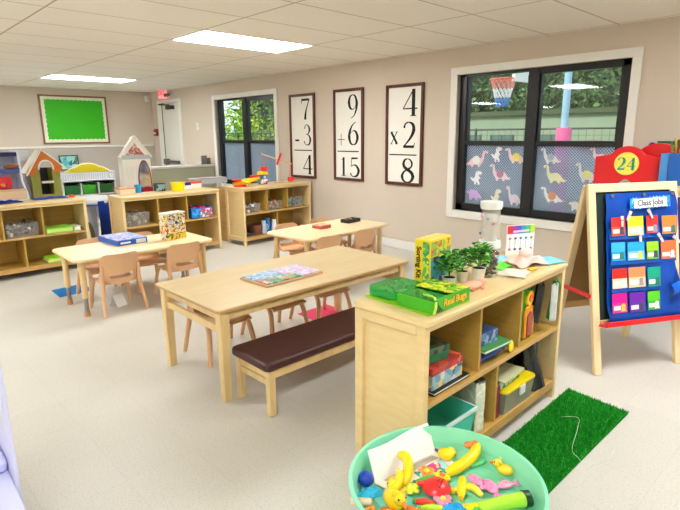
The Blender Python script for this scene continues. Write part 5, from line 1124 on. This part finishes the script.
for k,(c,lab) in enumerate((((30,120,50),'dark green bin in the first cell of the white spindled shelf'),((70,190,50),'bright green bin in the middle cell of the white spindled shelf'),((40,110,50),'dark green bin over red items in the last cell of the spindled shelf'))):
    b = open_bin(lab,'fabric_bin',(-8.0,-2.11+(-.252,0,.255)[k],.522),0,(.25,.22 if k!=1 else .22,.14),plastic(c),plastic((min(255,c[0]+20),min(255,c[1]+20),c[2]+10))); b['group']='bins in the white spindled shelf'
r = thing('red_box','dark red box below the dark green bin at the end of the spindled shelf','box',(-8.0,-1.855,.121)); M().bb((-.11,-.10,0),(.11,.10,.34)).build('carton', mat('wine_red',(150,40,60),.5,.3), r, bevel=.004); M().bb((-.112,-.102,.32),(.112,.102,.345)).build('lid', mat('wine_red',(150,40,60)), r)
r = thing('framed_nature_picture','small teal framed animal picture against the far wall','framed picture',(-9.98,-1.74,.0)); M().bb((-.02,-.17,0),(-.0,.17,.02)).bb((-.02,-.17,.02),(-.012,.17,.78)).build('stand', paper((180,174,168)), r)
M().bb((-.01,-.17,.78),(.01,-.15,1.06)).bb((-.01,.15,.78),(.01,.17,1.06)).bb((-.01,-.15,.78),(.01,.15,.80)).bb((-.01,-.15,1.04),(.01,.15,1.06)).build('frame', mat('dark_teal_frame',(50,80,84),.4,.4), r)
M().bb((-.008,-.15,.80),(.004,.15,1.04)).build('picture', patch_mat('nature_pic',[(90,180,190),(140,200,190),(90,120,90),(200,220,190),(40,110,140)],14), r)
# round table with blue cloth, behind
r = thing('round_play_table','white round-topped play table draped in blue cloth between the shelves','play table',(-6.05,-2.72,0))
M().lathe([(.001,.60),(.27,.60),(.30,.61),(.305,.635),(.29,.66),(.001,.668)],n=40).build('tabletop', mat('table_white',(226,228,236),.35,.45), r, smooth=45); M().lathe([(.30,.585),(.303,.60)],n=40,cap=False).build('blue_rim', plastic((30,80,180)), r)
M().lathe([(.10,0),(.09,.03),(.06,.10),(.06,.60)],n=20).build('pedestal', mat('table_white',(226,228,236)), r, smooth=45)
M().sheet(lambda u,v:(.315-.06*u+.012*sin(11*u+3*v), -.02+.26*u, .64-.58*v),14,12,.006).build('blue_cloth', mat('royal_blue_cloth',(20,60,160),.6,.3,.2,20), r, smooth=60)
r = thing('baby_doll_chair','small olive and white doll seat under the round play table','doll chair',(-5.72,-2.90,0))
og = mat('olive_tube',(120,120,96),.6,.3)
M().tube(smooth_path([(0,-.09,0),(0,-.08,.28),(.02,-.02,.40),(.02,.04,.34),(0,.09,.0)],5),.022,10).build('curved_frame', og, r, smooth=60); M().ball((.02,.0,.12),(.07,.07,.05)).build('seat_cushion', mat('cushion_light',(214,214,220),.7,.2), r, smooth=60)
# white dollhouse with mirror
r = thing('dollhouse_mirror_stand', 'tall white dollhouse with a pitched roof and arched mirror', 'dollhouse', (-6.3,-1.99,0), 0)
dw = mat('dollhouse_white',(246,243,234),.4,.4)
M().bb((-.12,-.195,0),(.0,-.175,1.10)).bb((-.12,.175,0),(.0,.195,1.10)).bb((-.12,-.175,0),(-.10,.175,1.10)).bb((-.01,-.195,0),(.005,.195,.80)).bb((-.01,-.195,.80),(.005,-.16,1.12)).bb((-.01,-.01,.80),(.005,.195,1.12)).bb((-.01,-.16,1.01),(.005,-.01,1.12)).bb((-.012,-.16,.80),(-.006,-.01,1.01)).build('body', dw, r)
M().prism([(-.205,0),(.205,0),(.0,.27)], YZ((-.11,0,1.12)), .11).build('roof_body', dw, r); M().prism([(-.14,.03),(.12,.03),(-.005,.185)], YZ((.0005,0,1.12)), .004).build('roof_picture', patch_mat('doll_brick',[(190,110,90),(226,200,180),(150,90,80),(200,150,130)],40), r)
M().tube([(.005,-.215,1.12),(.005,0,1.40)],.014,6).tube([(.005,.215,1.12),(.005,0,1.40)],.014,6).build('roof_trim', dw, r)
M().bb((.006,-.2,1.095),(.014,.2,1.15)).build('grey_band', mat('grey_band',(190,196,200),.5,.3), r)
ar = [(.075*cos(radians(a)),.22*sin(radians(a))) for a in range(0,181,12)]
M().prism([(.093*cos(radians(a))+.095,.79+.29*sin(radians(a))) for a in range(0,181,12)]+[(0,.60),(.19,.60)], YZ((.008,0,0)), .008).build('mirror_frame', mat('mirror_frame_brown',(120,66,56),.4,.4), r)
M().prism([(.080*cos(radians(a))+.095,.79+.272*sin(radians(a))) for a in range(0,181,12)]+[(.013,.60),(.177,.60)], YZ((.0165,0,0)), .002).build('mirror', mat('mirror_glass',(226,226,232),.08,.5,metal=1), r)
for k in range(4): M().bb((0,-.165+.035*k,.82),(.008,-.155+.035*k,1.0)).build('window_bar', dw, r)
M().bb((.03,.03,.60),(.08,.17,.72)).build('red_purse', plastic((170,20,50)), r, bevel=.01)
# low partition with counter
r = struct(M().bb((-7.78,-1.30,0),(-7.66,-.02,.86)).build('partition', mat('sage_partition',(190,188,160),.6,.3,.03,3)))
struct(M().bb((-7.82,-1.34,.86),(-7.62,-.02,.90)).build('counter', mat('counter_white',(232,230,224),.4,.4), r, bevel=.006))
r = thing('bookend','grey metal holder standing on the white topped partition','bookend',(-7.72,-.14,.901)); M().bb((-.05,-.10,0),(.05,.10,.006)).build('base_plate', mat('dark_metal',(70,68,64)), r); M().bb((-.012,-.09,.006),(.012,.02,.15)).build('grey_panel', mat('grey_card',(140,134,128),.5,.3), r, bevel=.002); M().bb((-.012,.025,.006),(.012,.09,.11)).build('dark_panel', mat('brown_grey',(110,96,84),.5,.3), r, bevel=.002)
# white metal stand by the far window
r = thing('white_frame_stand','white A shaped metal frame table beside the middle shelf','frame stand',(-6.25,-.95,0), 0)
wf = mat('frame_white',(226,228,234),.35,.45)
M().bb((.05,-.36,.785),(.25,.17,.80)).build('table_panel', wf, r, bevel=.004); M().bb((.235,-.36,.72),(.25,.17,.80)).build('front_panel', mat('frame_grey',(206,210,216),.4,.4), r)
for x in (.07,.22):
    for y,yb in ((.14,.22),(-.33,-.40)): M().tube([(x,y,.78),(x,yb,0)],.012,8).build('leg', wf, r, smooth=50)
M().tube([(.22,-.38,.36),(.22,.18,.36)],.009,8).tube([(.07,-.38,.36),(.07,.18,.36)],.009,8).build('cross_bar', wf, r, smooth=50)

# ------------------------------------------------------------------ outside
gm = mat('lawn_green',(110,130,70),.9,.1,.3,4)
struct(M().bb((-40,.3,-.35),(25,60,-.25)).build('ground', gm))
lg = [mat('tree_leaf_a',(66,96,56),.6,.2), mat('tree_leaf_b',(104,132,80),.6,.2), mat('tree_leaf_c',(44,66,42),.6,.2)]
ly = [mat('tree_leaf_d',(150,180,50),.6,.2), mat('tree_leaf_e',(190,210,80),.6,.2), mat('tree_leaf_f',(90,120,50),.6,.2)]
bark = mat('bark',(80,66,52),.9,.1,.3,12)
def tree(loc, H, R, lab, seed, leaves, n=2600, z0=.6):
    r = thing('garden_tree', lab, 'tree', loc, 0, 'trees and bushes outside the windows'); q = random.Random(seed)
    M().tube(smooth_path([(0,0,0),(.1,.05,H*.3),(-.05,0,H*.6),(.05,.1,H*.85)],4),[.16-.012*i for i in range(13)],10).build('trunk', bark, r, smooth=50)
    g = M(); blobs = [(q.uniform(-.6,.6)*R,q.uniform(-.5,.5)*R,q.uniform(z0,H-R*.3),q.uniform(.35,.62)*R) for _ in range(11)]
    for k in range(n):
        bx,by,bz,br = blobs[k%len(blobs)]; d = V((q.gauss(0,1),q.gauss(0,1),q.gauss(0,1))).normalized()*br*(.6+.4*q.random()); c = V((bx,by,bz))+d
        a = V((q.gauss(0,1),q.gauss(0,1),q.gauss(0,1))).normalized(); b = a.orthogonal().normalized(); s_ = q.uniform(.05,.13)
        g.mt(q.choice([0,0,1,2])).add([c-a*s_,c+b*s_*.5,c+a*s_,c-b*s_*.5],[(0,1,2,3)])
    g.build('foliage', leaves, r)
TL = [(-17.2,10.5,4.6,2.1,ly,'yellow green sunlit tree seen through the right pane of the far window'),(-22.5,10.5,4.4,2.1,ly,'bushy yellow green tree at the outer side of the far window view'),(-12.4,11.5,5,2.2,lg,'mid green tree between the two window views'),
      (-8,13,5.4,2.1,lg,'leafy green tree beyond the left pane of the near window'),(-3.6,13,5.6,2.1,lg,'tall green tree behind the hoop pole'),(.8,13,5.6,2.1,lg,'dense green tree at the right end of the near window view'),
      (-15,17.5,6.5,2.4,lg,'big green tree far behind the yellow green one'),(-21,17.5,6.5,2.4,ly,'large pale tree far off in the far window view'),(-10,18.5,7,2.4,lg,'big tree rising far behind the pale shed'),(-5,18.5,7,2.4,lg,'big dark tree far behind the hoop'),(0,18.5,7,2.4,lg,'big dark tree far behind the fence at right'),(-27,17.5,7,2.5,ly,'broad pale tree at the far end of the garden')]
for i,(x,y,H,R,lv,lab) in enumerate(TL): tree((x,y,-.25),H,R,lab,100+i,lv,2600 if y<13 else 2400)
# hedge backdrop
g = M(); q = random.Random(77)
for k in range(11000):
    c = V((q.uniform(-44,10),q.uniform(23.5,25),q.uniform(-.2,9))); a = V((q.gauss(0,1),q.gauss(0,.5),q.gauss(0,1))).normalized(); b = a.orthogonal().normalized(); s_ = q.uniform(.15,.32)
    g.mt(q.choice([0,1,2])).add([c-a*s_,c+b*s_*.6,c+a*s_,c-b*s_*.6],[(0,1,2,3)])
g.mt(2).bb((-44,24.4,-.25),(10,25,8.8))
o = tag(g.build('tall_hedge', lg), 'tall continuous green hedge along the back of the garden', 'hedge', kind='stuff')
# chain fence
r = thing('garden_fence','dark wire fence with thin posts beyond the windows','fence',(0,5.4,-.25)); fm = mat('fence_dark',(60,70,66),.5,.4)
for k in range(12): M().tube([(-19+1.9*k,0,0),(-19+1.9*k,0,1.75)],.028,8).build('post', fm, r, smooth=50)
m = M(); m.tube([(-19,0,1.72),(2,0,1.72)],.022,6); m.tube([(-19,0,.9),(2,0,.9)],.012,6); m.build('rail', fm, r)
m = M()
for k in range(150): m.bb((-19+.14*k,-.002,.05),(-19+.14*k+.006,.002,1.72))
for k in range(12): m.bb((-19,-.002,.14*k+.05),(2,.002,.14*k+.056))
m.build('wire_mesh', fm, r)
# pale shed with dark gridded windows
r = thing('garden_shed','pale grey green outbuilding beyond the fence with gridded windows','shed',(-6.2,8.4,-.25))
M().bb((-2.2,0,0),(2.6,2,2.1)).build('walls', mat('shed_wall',(146,158,136),.7,.2,.06,3), r); M().prism([(-2.4,0),(2.8,0),(2.7,.12),(-2.3,.12)], XZ((0,2.1,2.1)), 2.2).build('roof', mat('shed_roof',(84,92,70),.8,.2), r)
for x in (-1.9,-.9,.5): 
    p = M().bb((x,-.02,.7),(x+.7,-.001,1.6)).build('window', mat('shed_window',(90,110,104),.3,.5), r); M().bb((x,-.03,1.13),(x+.7,-.021,1.17)).bb((x+.33,-.03,.7),(x+.37,-.021,1.6)).bb((x,-.03,.7),(x+.04,-.021,1.6)).bb((x+.66,-.03,.7),(x+.7,-.021,1.6)).build('bars', fm, p)
M().bb((1.6,-.03,1.15),(2.1,-.001,1.45)).build('maroon_sign', mat('maroon_sign',(120,50,50),.6,.3), r)
# hoop
r = thing('basketball_hoop','outdoor basketball hoop on a pale blue pole with pink padding','basketball hoop',(-2.085,1.6,-.25))
pb = mat('pale_blue_metal',(160,196,224),.4,.4)
M().tube([(0,0,0),(0,0,2.75)],.042,16).build('pole', pb, r, smooth=50); M().tube([(0,0,.02),(0,0,1.70)],.088,20).build('pink_padding', mat('pink_pad',(250,110,170),.5,.3), r, smooth=50)
M().tube(smooth_path([(0,0,2.7),(-.3,0,2.72),(-.6,0,2.62),(-.72,0,2.50)],4),.03,10).build('arm', pb, r, smooth=50)
M().bb((-.72,-.03,2.30),(-.68,.42,2.72)).build('backboard', mat('hoop_board',(236,236,236),.4,.4), r)
RX = -.86; RZ = 2.335
M().tube([(RX+.165*cos(radians(k*15)),.165*sin(radians(k*15)),RZ) for k in range(25)],.010,8).build('rim', mat('rim_coral',(236,110,90),.4,.4), r, smooth=50)
nb = [M(),M(),M()]
for k in range(14):
    for dr in (-1,1):
        for lv in range(6):
            t0, t1 = lv/6, (lv+1)/6; R0, R1 = .165-.095*t0**.8, .165-.095*t1**.8; a0 = 2*pi*(k+dr*lv*.5)/14; a1 = 2*pi*(k+dr*(lv+1)*.5)/14
            nb[lv//2].tube([(RX+R0*cos(a0),R0*sin(a0),RZ-.35*t0),(RX+R1*cos(a1),R1*sin(a1),RZ-.35*t1)],.0065,4,cap=False)
for b_,nm,c in zip(nb,('red_net','white_net','blue_net'),((226,140,132),(230,230,234),(80,140,214))): b_.build(nm, mat(nm,c,.6,.3), r)

# ------------------------------------------------------------------ world, sun, camera
w = bpy.data.worlds.new('World'); bpy.context.scene.world = w; w.use_nodes = True
nt = w.node_tree; bg = nt.nodes['Background']; bg.inputs[0].default_value = (.80,.90,1,1); bg.inputs[1].default_value = 1.2
su = bpy.data.lights.new('sun','SUN'); su.energy = 2.6; su.angle = radians(2); su.color = (1,.95,.85)
so = bpy.data.objects.new('sun', su); C.objects.link(so); so.rotation_euler = Euler((radians(48),0,radians(-25)))
sc = bpy.context.scene
cam = bpy.data.cameras.new('camera'); co = bpy.data.objects.new('camera', cam); C.objects.link(co)
yaw, pitch, roll, F = radians(136.424), radians(-13.005), radians(-.507), 521.3
fv = V((cos(pitch)*cos(yaw),cos(pitch)*sin(yaw),sin(pitch))); r0 = V((sin(yaw),-cos(yaw),0)); u0 = r0.cross(fv)
rv = cos(roll)*r0+sin(roll)*u0; uv = -sin(roll)*r0+cos(roll)*u0
co.matrix_world = Matrix(((rv.x,uv.x,-fv.x,.775),(rv.y,uv.y,-fv.y,-4.935),(rv.z,uv.z,-fv.z,1.394),(0,0,0,1)))
cam.sensor_width = 36; cam.sensor_fit = 'HORIZONTAL'; cam.lens = F*36/680; cam.clip_start = .05; cam.clip_end = 200
sc.camera = co
vs = sc.view_settings; sc.display_settings.display_device = 'sRGB'; vs.view_transform = 'Standard'; vs.look = 'None'; vs.gamma = 1; vs.use_curve_mapping = False; vs.exposure = 0.8
sc.cycles.max_bounces = 10; sc.cycles.diffuse_bounces = 5; sc.cycles.transparent_max_bounces = 16; sc.cycles.glossy_bounces = 4
sc.cycles.caustics_reflective = False; sc.cycles.caustics_refractive = False; sc.cycles.sample_clamp_indirect = 6
sc.cycles.use_denoising = True
